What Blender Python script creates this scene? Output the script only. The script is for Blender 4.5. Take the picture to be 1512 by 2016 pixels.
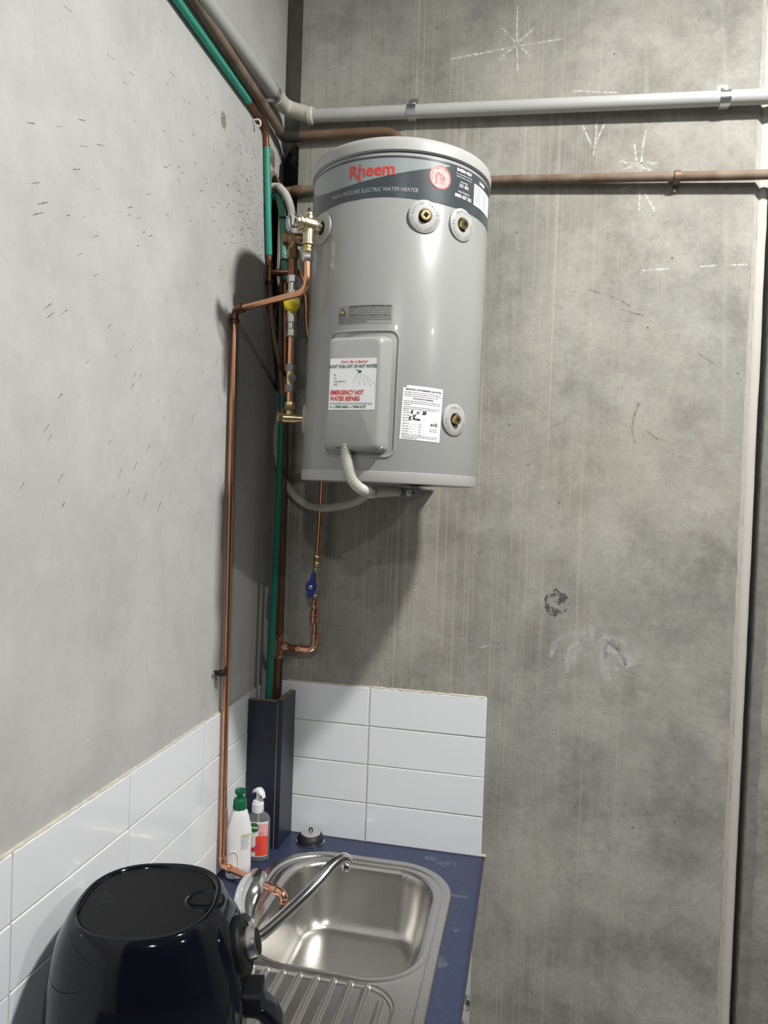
import bpy, bmesh, math, random
from mathutils import Vector, Matrix
random.seed(7)
for o in list(bpy.data.objects): bpy.data.objects.remove(o)
scn = bpy.context.scene
col = scn.collection
PI = math.pi

# ------------------------------------------------------------------ camera, light, exposure
FPX = 1434.0
CAM = Vector((0.7005, -1.834, 1.801))
EUL = (1.5477, -0.0350, 0.2059)
cd = bpy.data.cameras.new('camera'); cam = bpy.data.objects.new('camera', cd); col.objects.link(cam)
cam.location = CAM; cam.rotation_euler = EUL; cam.rotation_mode = 'XYZ'
cd.sensor_fit = 'VERTICAL'; cd.sensor_height = 36.0; cd.lens = 36.0*FPX/2016; cd.clip_start = 0.01
scn.camera = cam
w = bpy.data.worlds.new('world'); scn.world = w; w.use_nodes = True
w.node_tree.nodes['Background'].inputs[0].default_value = (0.8, 0.88, 1.0, 1)
w.node_tree.nodes['Background'].inputs[1].default_value = 0.01
vs = scn.view_settings
vs.view_transform = 'Standard'; vs.look = 'None'; vs.gamma = 1.0; vs.use_curve_mapping = False
vs.exposure = 0.0
# round ceiling lamps with a flat diffuser (x, y, diffuser radius, radiance); the first lights the corner from the upper right, the third is an added fill light
CEIL = 3.37
LAMPZ = 3.28
LAMPS = [(1.40, -0.97, 0.080, 1060.0), (1.10, -3.40, 0.080, 540.0), (3.40, -2.00, 0.080, 700.0)]

# ------------------------------------------------------------------ helpers
RM = Matrix.Identity(3)
from mathutils import Euler
RM = Euler(EUL, 'XYZ').to_matrix()
def ray(u, v): return (RM @ Vector(((u-756)/FPX, -(v-1008)/FPX, -1))).normalized()
def at(u, v, x=None, y=None, z=None):
    """point of the place that the photograph shows at (u, v), at a known distance from a wall or the worktop"""
    d = ray(u, v)
    t = (x-CAM.x)/d.x if x is not None else (y-CAM.y)/d.y if y is not None else (z-CAM.z)/d.z
    return CAM + d*t

MATS = {}
def nodes_of(m): return m.node_tree.nodes, m.node_tree.links
def mat(name, col_, rough=0.5, metal=0.0, spec=0.5, noise=None, bump=0.0, bscale=60.0, coat=0.0, trans=0.0, ior=1.45, emit=None, estr=0.0):
    """noise = (scale, second colour, amount)"""
    m = bpy.data.materials.new(name); m.use_nodes = True
    n, l = nodes_of(m); b = n['Principled BSDF']
    b.inputs['Base Color'].default_value = (*col_, 1); b.inputs['Roughness'].default_value = rough
    b.inputs['Metallic'].default_value = metal; b.inputs['Specular IOR Level'].default_value = spec
    b.inputs['Coat Weight'].default_value = coat; b.inputs['Transmission Weight'].default_value = trans
    b.inputs['IOR'].default_value = ior
    if emit: b.inputs['Emission Color'].default_value = (*emit, 1); b.inputs['Emission Strength'].default_value = estr
    tc = n.new('ShaderNodeTexCoord')
    if noise:
        t = n.new('ShaderNodeTexNoise'); t.inputs['Scale'].default_value = noise[0]; t.inputs['Detail'].default_value = 6
        l.new(tc.outputs['Object'], t.inputs['Vector'])
        r = n.new('ShaderNodeValToRGB'); r.color_ramp.elements[0].position = 0.35; r.color_ramp.elements[1].position = 0.7
        l.new(t.outputs['Fac'], r.inputs[0])
        mx = n.new('ShaderNodeMix'); mx.data_type = 'RGBA'
        mx.inputs[6].default_value = (*col_, 1); mx.inputs[7].default_value = (*noise[1], 1)
        ml = n.new('ShaderNodeMath'); ml.operation = 'MULTIPLY'; ml.inputs[1].default_value = noise[2]
        l.new(r.outputs[0], ml.inputs[0]); l.new(ml.outputs[0], mx.inputs[0]); l.new(mx.outputs[2], b.inputs['Base Color'])
    if bump:
        t = n.new('ShaderNodeTexNoise'); t.inputs['Scale'].default_value = bscale; t.inputs['Detail'].default_value = 5
        l.new(tc.outputs['Object'], t.inputs['Vector'])
        bp = n.new('ShaderNodeBump'); bp.inputs['Strength'].default_value = bump; bp.inputs['Distance'].default_value = 0.002
        l.new(t.outputs['Fac'], bp.inputs['Height']); l.new(bp.outputs[0], b.inputs['Normal'])
    MATS[name] = m
    return m

def concrete(name, base, light, dark, warm, streak=0.0, pits=0.6, bump=0.35, scale=1.0):
    m = bpy.data.materials.new(name); m.use_nodes = True
    n, l = nodes_of(m); b = n['Principled BSDF']; b.inputs['Roughness'].default_value = 0.85; b.inputs['Specular IOR Level'].default_value = 0.25
    tc = n.new('ShaderNodeTexCoord')
    def noise(sc, det=6, rough=0.6, vec=None):
        t = n.new('ShaderNodeTexNoise'); t.inputs['Scale'].default_value = sc; t.inputs['Detail'].default_value = det
        t.inputs['Roughness'].default_value = rough; l.new(vec or tc.outputs['Object'], t.inputs['Vector']); return t.outputs['Fac']
    def ramp(v, a, c):
        r = n.new('ShaderNodeMapRange'); r.inputs[1].default_value = a; r.inputs[2].default_value = c; l.new(v, r.inputs[0]); return r.outputs[0]
    def mul(a, c):
        k = n.new('ShaderNodeMath'); k.operation = 'MULTIPLY'; l.new(a, k.inputs[0])
        if isinstance(c, float): k.inputs[1].default_value = c
        else: l.new(c, k.inputs[1])
        return k.outputs[0]
    def mix(c0, c1, f):
        x = n.new('ShaderNodeMix'); x.data_type = 'RGBA'
        if isinstance(c0, tuple): x.inputs[6].default_value = (*c0, 1)
        else: l.new(c0, x.inputs[6])
        x.inputs[7].default_value = (*c1, 1); l.new(f, x.inputs[0]); return x.outputs[2]
    c = mix(base, light, mul(ramp(noise(3.0*scale, 9, 0.7), 0.42, 0.62), 0.85))
    c = mix(c, dark, mul(ramp(noise(5.1*scale, 10, 0.72), 0.47, 0.70), 0.75))
    c = mix(c, warm, mul(ramp(noise(1.4*scale, 4), 0.5, 0.75), 0.5))
    c = mix(c, light, mul(ramp(noise(17*scale, 10, 0.78), 0.50, 0.72), 0.6))
    c = mix(c, dark, mul(ramp(noise(60*scale, 8, 0.8), 0.52, 0.78), 0.6))
    c = mix(c, dark, mul(ramp(noise(260*scale, 2, 0.5), 0.6, 0.78), 0.35))
    if streak:
        sx = n.new('ShaderNodeSeparateXYZ'); l.new(tc.outputs['Object'], sx.inputs[0])
        side = ramp(sx.outputs[0], 1.02, 0.70)
        def streaks(fx, fz, lo, hi, off, amt, c_, cc):
            mp = n.new('ShaderNodeMapping'); mp.inputs['Scale'].default_value = (fx, 1, fz); mp.inputs['Location'].default_value = (off, 0, 0)
            l.new(tc.outputs['Object'], mp.inputs['Vector'])
            mk = n.new('ShaderNodeMapping'); mk.inputs['Scale'].default_value = (9, 1, 1.6); mk.inputs['Location'].default_value = (off*2, 0, off); l.new(tc.outputs['Object'], mk.inputs['Vector'])
            q = mul(mul(ramp(noise(1.0, 3, 0.6, mp.outputs[0]), lo, hi), ramp(noise(1.0, 5, 0.65, mk.outputs[0]), 0.40, 0.58)), side)
            return mix(cc, c_, mul(q, amt*streak))
        pale = (light[0]*1.22, light[1]*1.18, light[2]*1.02)
        c = streaks(240, 1.0, 0.50, 0.66, 1.0, 0.48, pale, c)
        c = streaks(150, 0.35, 0.58, 0.66, 4.0, 0.80, pale, c)
        c = streaks(100, 0.25, 0.63, 0.69, 9.0, 0.85, pale, c)
        c = streaks(60, 3.4, 0.52, 0.72, 13.0, 0.30, dark, c)
    v = n.new('ShaderNodeTexVoronoi'); v.inputs['Scale'].default_value = 14*scale; l.new(tc.outputs['Object'], v.inputs['Vector'])
    c = mix(c, (dark[0]*0.35, dark[1]*0.35, dark[2]*0.35), mul(ramp(v.outputs['Distance'], 0.045, 0.02), pits))
    l.new(c, b.inputs['Base Color'])
    bp = n.new('ShaderNodeBump'); bp.inputs['Strength'].default_value = bump; bp.inputs['Distance'].default_value = 0.003
    l.new(noise(45*scale, 8, 0.75), bp.inputs['Height']); l.new(bp.outputs[0], b.inputs['Normal'])
    MATS[name] = m; return m

def decal(name, c, amount, scale=140.0, lo=0.42, hi=0.6, stretch=(1, 1, 1)):
    """dry mark on concrete: a broken, partly see-through layer"""
    m = bpy.data.materials.new(name); m.use_nodes = True
    n, l = nodes_of(m); b = n['Principled BSDF']; b.inputs['Base Color'].default_value = (*c, 1); b.inputs['Roughness'].default_value = 0.9
    b.inputs['Specular IOR Level'].default_value = 0.1
    tc = n.new('ShaderNodeTexCoord'); mp = n.new('ShaderNodeMapping'); mp.inputs['Scale'].default_value = stretch
    l.new(tc.outputs['Object'], mp.inputs[0])
    t = n.new('ShaderNodeTexNoise'); t.inputs['Scale'].default_value = scale; t.inputs['Detail'].default_value = 6; t.inputs['Roughness'].default_value = 0.7
    l.new(mp.outputs[0], t.inputs['Vector'])
    r = n.new('ShaderNodeMapRange'); r.inputs[1].default_value = lo; r.inputs[2].default_value = hi; r.inputs[4].default_value = amount
    l.new(t.outputs['Fac'], r.inputs[0]); l.new(r.outputs[0], b.inputs['Alpha'])
    MATS[name] = m; return m

# ---- mesh building
def new(): return bmesh.new()
def box(bm, a, b, bev=0.0, segs=1):
    v = [bm.verts.new((x, y, z)) for x in (a[0], b[0]) for y in (a[1], b[1]) for z in (a[2], b[2])]
    f = [(0,1,3,2),(4,6,7,5),(0,4,5,1),(2,3,7,6),(0,2,6,4),(1,5,7,3)]
    fs = [bm.faces.new([v[i] for i in q]) for q in f]
    if bev:
        es = list({e for q in fs for e in q.edges})
        bmesh.ops.bevel(bm, geom=es, offset=bev, segments=segs, profile=0.5, affect='EDGES')
    return bm
def basis(ax):
    ax = Vector(ax).normalized(); h = Vector((0,0,1)) if abs(ax.z) < 0.9 else Vector((1,0,0))
    u = h.cross(ax).normalized(); return ax, u, ax.cross(u)
def lathe(bm, prof, o, ax=(0,0,1), segs=24, phase=0.0, cap=True):
    ax, u, v = basis(ax); o = Vector(o); rings = []
    for r, h in prof:
        rings.append([bm.verts.new(o+ax*h+(u*math.cos(phase+2*PI*k/segs)+v*math.sin(phase+2*PI*k/segs))*max(r, 1e-5)) for k in range(segs)])
    for a, b in zip(rings, rings[1:]):
        for k in range(segs): bm.faces.new((a[k], a[(k+1) % segs], b[(k+1) % segs], b[k]))
    if cap:
        bm.faces.new(rings[0][::-1]); bm.faces.new(rings[-1])
    return bm
def hexnut(bm, o, ax, r, h):
    return lathe(bm, [(r*0.9, 0), (r, h*0.12), (r, h*0.88), (r*0.9, h)], o, ax, 6, 0.3)
def fillet(pts, rad, n=7):
    pts = [Vector(p) for p in pts]; out = [pts[0]]
    for i in range(1, len(pts)-1):
        a, b, c = pts[i-1], pts[i], pts[i+1]; r = rad[i-1] if isinstance(rad, (list, tuple)) else rad
        d1 = a-b; d2 = c-b; k = min(r, d1.length*0.49, d2.length*0.49)
        p = b+d1.normalized()*k; q = b+d2.normalized()*k
        for j in range(n+1):
            t = j/n; out.append(p*(1-t)**2+b*2*t*(1-t)+q*t*t)
    out.append(pts[-1]); return out
def spline(pts, n=10):
    P = [Vector(p) for p in pts]; P = [2*P[0]-P[1]]+P+[2*P[-1]-P[-2]]; out = []
    for i in range(1, len(P)-2):
        for j in range(n):
            t = j/n; a, b, c, d = P[i-1:i+3]
            out.append(0.5*((2*b)+(c-a)*t+(2*a-5*b+4*c-d)*t*t+(3*b-a-3*c+d)*t**3))
    out.append(P[-2]); return out
def resample(pts, step):
    L = [0]
    for a, b in zip(pts, pts[1:]): L.append(L[-1]+(b-a).length)
    n = max(2, int(L[-1]/step)); out = []; k = 0
    for i in range(n+1):
        s = L[-1]*i/n
        while k < len(L)-2 and L[k+1] < s: k += 1
        t = (s-L[k])/max(1e-9, L[k+1]-L[k]); out.append(pts[k].lerp(pts[k+1], min(1, t)))
    return out
def sweep(bm, pts, r, segs=14, cap=True, scale2=None):
    pts = [Vector(p) for p in pts]; n = len(pts); rings = []
    t0 = (pts[1]-pts[0]).normalized(); _, u, _ = basis(t0)
    for i, p in enumerate(pts):
        t = (pts[min(i+1, n-1)]-pts[max(i-1, 0)]).normalized()
        u = (u-t*u.dot(t)).normalized(); v = t.cross(u); rr = r[i] if isinstance(r, (list, tuple)) else r
        k2 = scale2 or 1.0
        rings.append([bm.verts.new(p+(u*math.cos(2*PI*k/segs)+v*math.sin(2*PI*k/segs)*k2)*rr) for k in range(segs)])
    for a, b in zip(rings, rings[1:]):
        for k in range(segs): bm.faces.new((a[k], a[(k+1) % segs], b[(k+1) % segs], b[k]))
    if cap: bm.faces.new(rings[0][::-1]); bm.faces.new(rings[-1])
    return bm
def corrugated(bm, pts, r, pitch=0.0032):
    pts = resample(pts, pitch/2); rad = [r if i % 2 else r*0.86 for i in range(len(pts))]
    return sweep(bm, pts, rad, 12)
def loft(bm, loops, cap0=True, cap1=True):
    R = [[bm.verts.new(p) for p in q] for q in loops]; n = len(R[0])
    for a, b in zip(R, R[1:]):
        for k in range(n): bm.faces.new((a[k], a[(k+1) % n], b[(k+1) % n], b[k]))
    if cap0: bm.faces.new(R[0][::-1])
    if cap1: bm.faces.new(R[-1])
    return bm
def rrect(w, h, r, n=6, cx=0, cy=0):
    out = []
    for k, (sx, sy) in enumerate(((1, 1), (-1, 1), (-1, -1), (1, -1))):
        for j in range(n+1):
            a = PI/2*k+PI/2*j/n; out.append((cx+sx*(w/2-r)+r*math.cos(a), cy+sy*(h/2-r)+r*math.sin(a)))
    return out
def prism(bm, poly, f0, f1):
    return loft(bm, [[f0(x, y) for x, y in poly], [f1(x, y) for x, y in poly]])
def flat(bm, poly, f):
    bm.faces.new([bm.verts.new(f(x, y)) for x, y in poly]); return bm

def offset_of(p):
    o = Vector((0, 0, 0))
    while p is not None: o += p.location; p = p.parent
    return o
def obj(name, bm, m, parent=None, local=False, sharp=35, label=None, kind=None, loc=None, keep=False):
    if not keep: bmesh.ops.recalc_face_normals(bm, faces=bm.faces)
    me = bpy.data.meshes.new(name)
    if not local:
        off = offset_of(parent) if parent else Vector(loc) if loc else Vector((0, 0, 0))
        for v in bm.verts: v.co -= off
    bm.to_mesh(me); bm.free()
    me.polygons.foreach_set('use_smooth', [True]*len(me.polygons)); me.set_sharp_from_angle(angle=math.radians(sharp))
    me.materials.append(m)
    o = bpy.data.objects.new(name, me); col.objects.link(o); o.parent = parent
    if loc and not parent: o.location = loc
    if label: o['label'] = label
    if kind: o['kind'] = kind
    return o
def thing(name, label, cat, loc, group=None):
    o = bpy.data.objects.new(name, None); col.objects.link(o); o.location = loc; o.empty_display_size = 0.05
    o['label'] = label; o['category'] = cat
    if group: o['group'] = group
    return o
def tag(o, label, cat, group=None):
    o['label'] = label; o['category'] = cat
    if group: o['group'] = group
    return o
def struct(name, bm, m, **k):
    o = obj(name, bm, m, **k); o['kind'] = 'structure'; return o

TXT = {}
def text2d(s, size, align='CENTER', bold=0.0, shear=0.0):
    key = (s, align, round(bold/size, 4), shear)
    if key not in TXT:
        cu = bpy.data.curves.new('lettering', 'FONT'); cu.body = s; cu.size = 1.0; cu.align_x = align; cu.offset = bold/size
        cu.shear = shear; cu.resolution_u = 2
        o = bpy.data.objects.new('lettering', cu); me = o.to_mesh()
        TXT[key] = ([(v.co.x, v.co.y) for v in me.vertices], [tuple(p.vertices) for p in me.polygons])
        o.to_mesh_clear(); bpy.data.objects.remove(o); bpy.data.curves.remove(cu)
    V, F = TXT[key]
    return [(x*size, y*size) for x, y in V], F
def letter(bm, s, f, x, y, size, align='CENTER', bold=0.0, shear=0.0, sx=1.0, rot=0.0):
    V, F = text2d(s, size, align, bold, shear); c, q = math.cos(rot), math.sin(rot)
    vs_ = [bm.verts.new(f(x+a*sx*c-b*q, y+a*sx*q+b*c)) for a, b in V]
    for p in F:
        try: bm.faces.new([vs_[i] for i in p])
        except ValueError: pass
    return bm
def greek(bm, f, x0, x1, y, h, rnd):
    """row of unreadable small print: word-length bars"""
    x = x0
    while x < x1-h:
        w_ = min(x1-x, rnd.uniform(1.5, 5)*h)
        flat(bm, [(x, y), (x+w_, y), (x+w_, y+h*0.62), (x, y+h*0.62)], f); x += w_+h*0.7

# ------------------------------------------------------------------ materials
M_left = concrete('concrete_left', (0.455, 0.46, 0.452), (0.545, 0.55, 0.545), (0.40, 0.405, 0.395), (0.47, 0.46, 0.425), pits=0.25, bump=0.18)
M_back = concrete('concrete_back', (0.275, 0.270, 0.248), (0.405, 0.397, 0.365), (0.125, 0.122, 0.109), (0.37, 0.345, 0.285), streak=0.8, pits=0.8, bump=0.55)
M_right = concrete('concrete_rough', (0.24, 0.235, 0.21), (0.36, 0.35, 0.31), (0.12, 0.12, 0.11), (0.30, 0.28, 0.23), pits=0.9, bump=0.9, scale=1.4)
M_room = concrete('concrete_room', (0.12, 0.12, 0.115), (0.16, 0.16, 0.155), (0.09, 0.09, 0.085), (0.12, 0.115, 0.105), pits=0.3, bump=0.2)
mat('joint_dark', (0.24, 0.23, 0.205), 0.8, noise=(30, (0.17, 0.165, 0.15), 0.7))
mat('pipe_black', (0.03, 0.03, 0.028), 0.6, noise=(40, (0.07, 0.06, 0.05), 0.7))
mat('joint_band', (0.15, 0.15, 0.14), 0.85, noise=(40, (0.22, 0.22, 0.2), 0.8), bump=0.4)
mat('sealant', (0.47, 0.455, 0.42), 0.55, noise=(25, (0.44, 0.42, 0.38), 0.7), bump=0.3, bscale=30)
mat('chamfer', (0.43, 0.42, 0.385), 0.8, noise=(60, (0.34, 0.33, 0.3), 0.8), bump=0.6, bscale=90)
mat('floor', (0.10, 0.10, 0.095), 0.6, noise=(8, (0.2, 0.19, 0.18), 0.8))
mat('ceiling', (0.34, 0.34, 0.33), 0.9, noise=(6, (0.3, 0.3, 0.29), 0.5))
mat('tile', (0.80, 0.83, 0.87), 0.07, spec=0.5, noise=(3, (0.77, 0.80, 0.84), 0.6))
mat('grout', (0.60, 0.59, 0.56), 0.9, noise=(80, (0.46, 0.44, 0.39), 0.8))
mat('mortar', (0.60, 0.57, 0.50), 0.9, noise=(60, (0.45, 0.41, 0.34), 0.8), bump=0.8, bscale=120)
mat('heater_grey', (0.300, 0.310, 0.306), 0.29, spec=0.5, noise=(2, (0.292, 0.302, 0.298), 0.5), coat=0.15)
mat('heater_plastic', (0.40, 0.405, 0.40), 0.4, noise=(2, (0.39, 0.395, 0.39), 0.5))
mat('cover_grey', (0.315, 0.325, 0.32), 0.34, noise=(3, (0.305, 0.315, 0.31), 0.5), bump=0.05, bscale=600)
mat('band_dark', (0.050, 0.062, 0.072), 0.3, coat=0.2)
mat('band_light', (0.27, 0.31, 0.315), 0.3, coat=0.2)
mat('print_red', (0.62, 0.05, 0.04), 0.4)
mat('print_pink', (0.62, 0.36, 0.35), 0.4)
mat('print_white', (0.78, 0.79, 0.80), 0.4)
mat('print_grey', (0.42, 0.45, 0.46), 0.4)
mat('print_black', (0.015, 0.016, 0.018), 0.5)
mat('print_soft', (0.25, 0.25, 0.26), 0.6)
mat('print_green', (0.01, 0.09, 0.05), 0.4)
mat('paper', (0.80, 0.81, 0.83), 0.5)
mat('label_grey', (0.28, 0.285, 0.28), 0.35)
mat('print_yellow', (0.72, 0.62, 0.12), 0.5)
mat('marker', (0.004, 0.004, 0.005), 0.4)
mat('rubber', (0.012, 0.012, 0.014), 0.5)
mat('hole', (0.006, 0.006, 0.006), 0.9)
mat('brass', (0.72, 0.58, 0.30), 0.28, 1.0, noise=(40, (0.55, 0.42, 0.2), 0.5))
mat('brass_pale', (0.66, 0.60, 0.42), 0.32, 1.0, noise=(40, (0.55, 0.48, 0.32), 0.5))
mat('brass_old', (0.32, 0.21, 0.10), 0.42, 1.0, noise=(50, (0.22, 0.15, 0.09), 0.7))
mat('copper', (0.80, 0.42, 0.26), 0.26, 1.0, noise=(18, (0.62, 0.30, 0.18), 0.6))
mat('copper_bright', (0.86, 0.48, 0.32), 0.18, 1.0, noise=(60, (0.70, 0.34, 0.22), 0.5))
mat('copper_old', (0.16, 0.095, 0.06), 0.55, 0.35, noise=(14, (0.25, 0.17, 0.11), 0.8), bump=0.15)
mat('copper_brown', (0.26, 0.125, 0.07), 0.38, 0.8, noise=(20, (0.17, 0.08, 0.05), 0.7))
mat('copper_dusty', (0.24, 0.19, 0.145), 0.75, 0.1, noise=(22, (0.15, 0.09, 0.055), 0.9), bump=0.3)
mat('chrome', (0.86, 0.87, 0.88), 0.12, 1.0)
mat('nickel', (0.50, 0.50, 0.47), 0.3, 1.0)
mat('plug_steel', (0.80, 0.79, 0.77), 0.42, 1.0)
mat('zinc', (0.62, 0.65, 0.66), 0.33, 1.0, noise=(50, (0.5, 0.52, 0.52), 0.5))
mat('galv', (0.30, 0.31, 0.31), 0.5, 0.7, noise=(60, (0.2, 0.2, 0.2), 0.7))
mat('steel', (0.57, 0.56, 0.54), 0.30, 1.0, noise=(120, (0.52, 0.505, 0.485), 0.6), bump=0.06, bscale=220)
mat('green_sleeve', (0.035, 0.34, 0.25), 0.42, noise=(30, (0.03, 0.28, 0.2), 0.5))
mat('green_dark', (0.012, 0.17, 0.12), 0.42, noise=(30, (0.01, 0.13, 0.09), 0.5))
mat('green_pale', (0.14, 0.40, 0.32), 0.6, noise=(25, (0.1, 0.3, 0.24), 0.8))
mat('pvc', (0.47, 0.485, 0.475), 0.42, noise=(10, (0.42, 0.43, 0.42), 0.5))
mat('pvc_cream', (0.62, 0.61, 0.54), 0.4, noise=(15, (0.56, 0.55, 0.47), 0.5))
mat('conduit', (0.52, 0.51, 0.47), 0.5, noise=(20, (0.45, 0.44, 0.4), 0.6))
mat('blue_handle', (0.01, 0.035, 0.28), 0.35, noise=(60, (0.01, 0.03, 0.2), 0.5))
mat('blue_ring', (0.008, 0.012, 0.06), 0.4)
mat('yellow_cap', (0.66, 0.58, 0.04), 0.35, noise=(30, (0.6, 0.5, 0.03), 0.5))
mat('laminate', (0.026, 0.035, 0.080), 0.36, noise=(160, (0.046, 0.056, 0.105), 0.7))
mat('trunk', (0.014, 0.018, 0.034), 0.36, noise=(50, (0.02, 0.026, 0.045), 0.7))
mat('chipboard', (0.30, 0.22, 0.13), 0.85, noise=(180, (0.17, 0.12, 0.07), 0.8), bump=0.5, bscale=250)
mat('white_board', (0.66, 0.67, 0.67), 0.35, noise=(4, (0.6, 0.61, 0.6), 0.5))
mat('bottle_white', (0.78, 0.78, 0.79), 0.3, noise=(5, (0.75, 0.75, 0.76), 0.4))
mat('pump_white', (0.80, 0.81, 0.82), 0.28)
mat('cap_green', (0.004, 0.12, 0.045), 0.3)
mat('clear_plastic', (0.80, 0.81, 0.82), 0.04, trans=0.86, ior=1.18)
mat('acrylic', (0.97, 0.98, 0.98), 0.02, trans=1.0, ior=1.45)
mat('label_pink', (0.80, 0.40, 0.42), 0.35)
mat('label_red', (0.80, 0.07, 0.035), 0.35)
mat('label_green', (0.015, 0.15, 0.03), 0.35)
mat('label_teal', (0.35, 0.45, 0.48), 0.4)
mat('label_lime', (0.50, 0.58, 0.20), 0.4)
mat('berry', (0.60, 0.06, 0.10), 0.4)
mat('fryer_gloss', (0.003, 0.004, 0.008), 0.08, spec=0.4, coat=0.15)
mat('fryer_matte', (0.006, 0.0065, 0.0075), 0.5, spec=0.22)
mat('fryer_mark', (0.022, 0.023, 0.025), 0.5)
mat('satin', (0.55, 0.54, 0.52), 0.25, 1.0)
mat('rust_edge', (0.20, 0.13, 0.085), 0.9, noise=(30, (0.34, 0.27, 0.2), 0.9), bump=0.5)
mat('lamp_body', (0.75, 0.75, 0.74), 0.4)
mat('cobweb', (0.5, 0.5, 0.47), 0.8)
decal('chalk', (0.80, 0.80, 0.77), 0.85, 160, 0.40, 0.60)
decal('chalk_soft', (0.62, 0.62, 0.60), 0.72, 30, 0.32, 0.68)
decal('chalk_run', (0.56, 0.55, 0.50), 0.42, 40, 0.35, 0.65, (1, 1, 0.2))
decal('damp', (0.10, 0.098, 0.088), 0.85, 34, 0.45, 0.53)
decal('putty', (0.30, 0.28, 0.2), 0.9, 60, 0.35, 0.5)
decal('fleck', (0.15, 0.11, 0.08), 0.75, 120, 0.3, 0.6)
decal('fleck_rust', (0.24, 0.11, 0.05), 0.7, 120, 0.3, 0.6)
decal('splash', (0.20, 0.13, 0.085), 0.75, 22, 0.4, 0.62)
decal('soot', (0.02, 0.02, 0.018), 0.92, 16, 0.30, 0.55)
decal('haze_mark', (0.30, 0.33, 0.40), 0.55, 26, 0.45, 0.7)
decal('scratch', (0.17, 0.165, 0.11), 0.5, 60, 0.3, 0.7)
M = MATS

# ------------------------------------------------------------------ structure
ZT = 0.9                                     # worktop height
bm = new(); box(bm, (-0.2, -8.0, 0), (0, 0.10, CEIL)); wall_left = struct('wall_left', bm, M_left)
# slot knocked through the left wall where the pipes come out
SY0, SY1, SZ0, SZ1 = -0.040, 0.018, 2.26, 2.626
def slot_poly(g=0.0):
    r = (SY1-SY0)/2+g; cy = (SY0+SY1)/2
    return [(cy+r*math.cos(PI*k/10), SZ1-r+g+r*math.sin(PI*k/10)) for k in range(11)]+[(cy-r*math.cos(PI*k/10), SZ0+r-g-r*math.sin(PI*k/10)) for k in range(11)]
bm = new(); prism(bm, slot_poly(), lambda y, z: (-0.13, y, z), lambda y, z: (0.02, y, z))
cut = obj('cutter', bm, M['hole'])
md = wall_left.modifiers.new('slot', 'BOOLEAN'); md.object = cut; md.operation = 'DIFFERENCE'; md.solver = 'EXACT'
dg = bpy.context.evaluated_depsgraph_get(); me = bpy.data.meshes.new_from_object(wall_left.evaluated_get(dg))
wall_left.modifiers.clear(); me.polygons.foreach_set('use_smooth', [False]*len(me.polygons)); wall_left.data = me; bpy.data.objects.remove(cut)
bm = new()
inner = slot_poly(); outer = [(y*1.0+(y-(SY0+SY1)/2)*0.45+random.uniform(-.003, .003), z+(z-2.43)*0.05+random.uniform(-.004, .004)) for y, z in inner]
n_ = len(inner); A = [bm.verts.new((0.0006, y, z)) for y, z in inner]; B = [bm.verts.new((0.0004, y, z)) for y, z in outer]; Cc = [bm.verts.new((-0.05, y, z)) for y, z in inner]
for k in range(n_):
    bm.faces.new((A[k], A[(k+1) % n_], B[(k+1) % n_], B[k])); bm.faces.new((Cc[k], Cc[(k+1) % n_], A[(k+1) % n_], A[k]))
obj('slot_edge', bm, M['rust_edge'], wall_left, label='rusty brown edge of the slot in the left wall')

bm = new(); box(bm, (0.058, 0, 0), (1.166, 0.2, CEIL)); wall_back = struct('wall_back', bm, M_back)
bm = new(); box(bm, (0, 0.045, 0), (0.058, 0.2, CEIL)); struct('trim_1', bm, M['joint_dark'])
# vertical joint to the next panel
def rough_strip(poly_of_z, step=0.03):
    b_ = new(); loops = []
    z = 0.0
    while z <= CEIL+1e-4: loops.append([Vector((x, y, z)) for x, y in poly_of_z(z)]); z += step
    return loft(b_, loops)
rj = random.Random(3)
bm = rough_strip(lambda z: [(1.166+rj.uniform(-.0012, .0008), -0.0004), (1.179+rj.uniform(-.0012, .0012), 0.011), (1.179, 0.06), (1.166, 0.06)]); struct('trim_2', bm, M['chamfer'])
bm = rough_strip(lambda z: [(1.179, 0.012), (1.186, 0.0095+rj.uniform(-.0006, .0006)), (1.193, 0.0100), (1.1985+rj.uniform(-.0008, .0008), 0.0125), (1.1995, 0.06), (1.179, 0.06)], 0.05); struct('trim_3', bm, M['sealant'])
bm = new(); box(bm, (1.1985, 0.045, 0), (1.209, 0.2, CEIL)); struct('trim_4', bm, M['joint_dark'])
bm = rough_strip(lambda z: [(1.2085, 0.06), (1.2085+rj.uniform(-.0006, .0006), -0.001), (1.2115+rj.uniform(-.001, .001), -0.0035), (1.236, -0.0035), (1.236, 0.06)], 0.015); struct('trim_5', bm, M['joint_band'])
bm = rough_strip(lambda z: [(1.234+rj.uniform(-.003, .002), -0.0040), (1.240+rj.uniform(-.003, .003), -0.0065), (6.5, -0.0065), (6.5, 0.2), (1.236, 0.2)], 0.02)
struct('wall_back_right', bm, M_right)
bm = new(); box(bm, (6.5, -8.0, 0), (6.7, 0.2, CEIL)); struct('wall_right', bm, M_room)
bm = new(); box(bm, (-0.2, -8.2, 0), (6.7, -8.0, CEIL)); struct('wall_front', bm, M_room)
bm = new(); box(bm, (-0.2, -8.2, -0.1), (6.7, 0.2, 0)); struct('floor', bm, M['floor'])
bm = new(); box(bm, (-0.2, -8.2, CEIL), (6.7, 0.2, CEIL+.1)); struct('ceiling', bm, M['ceiling'])

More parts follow.
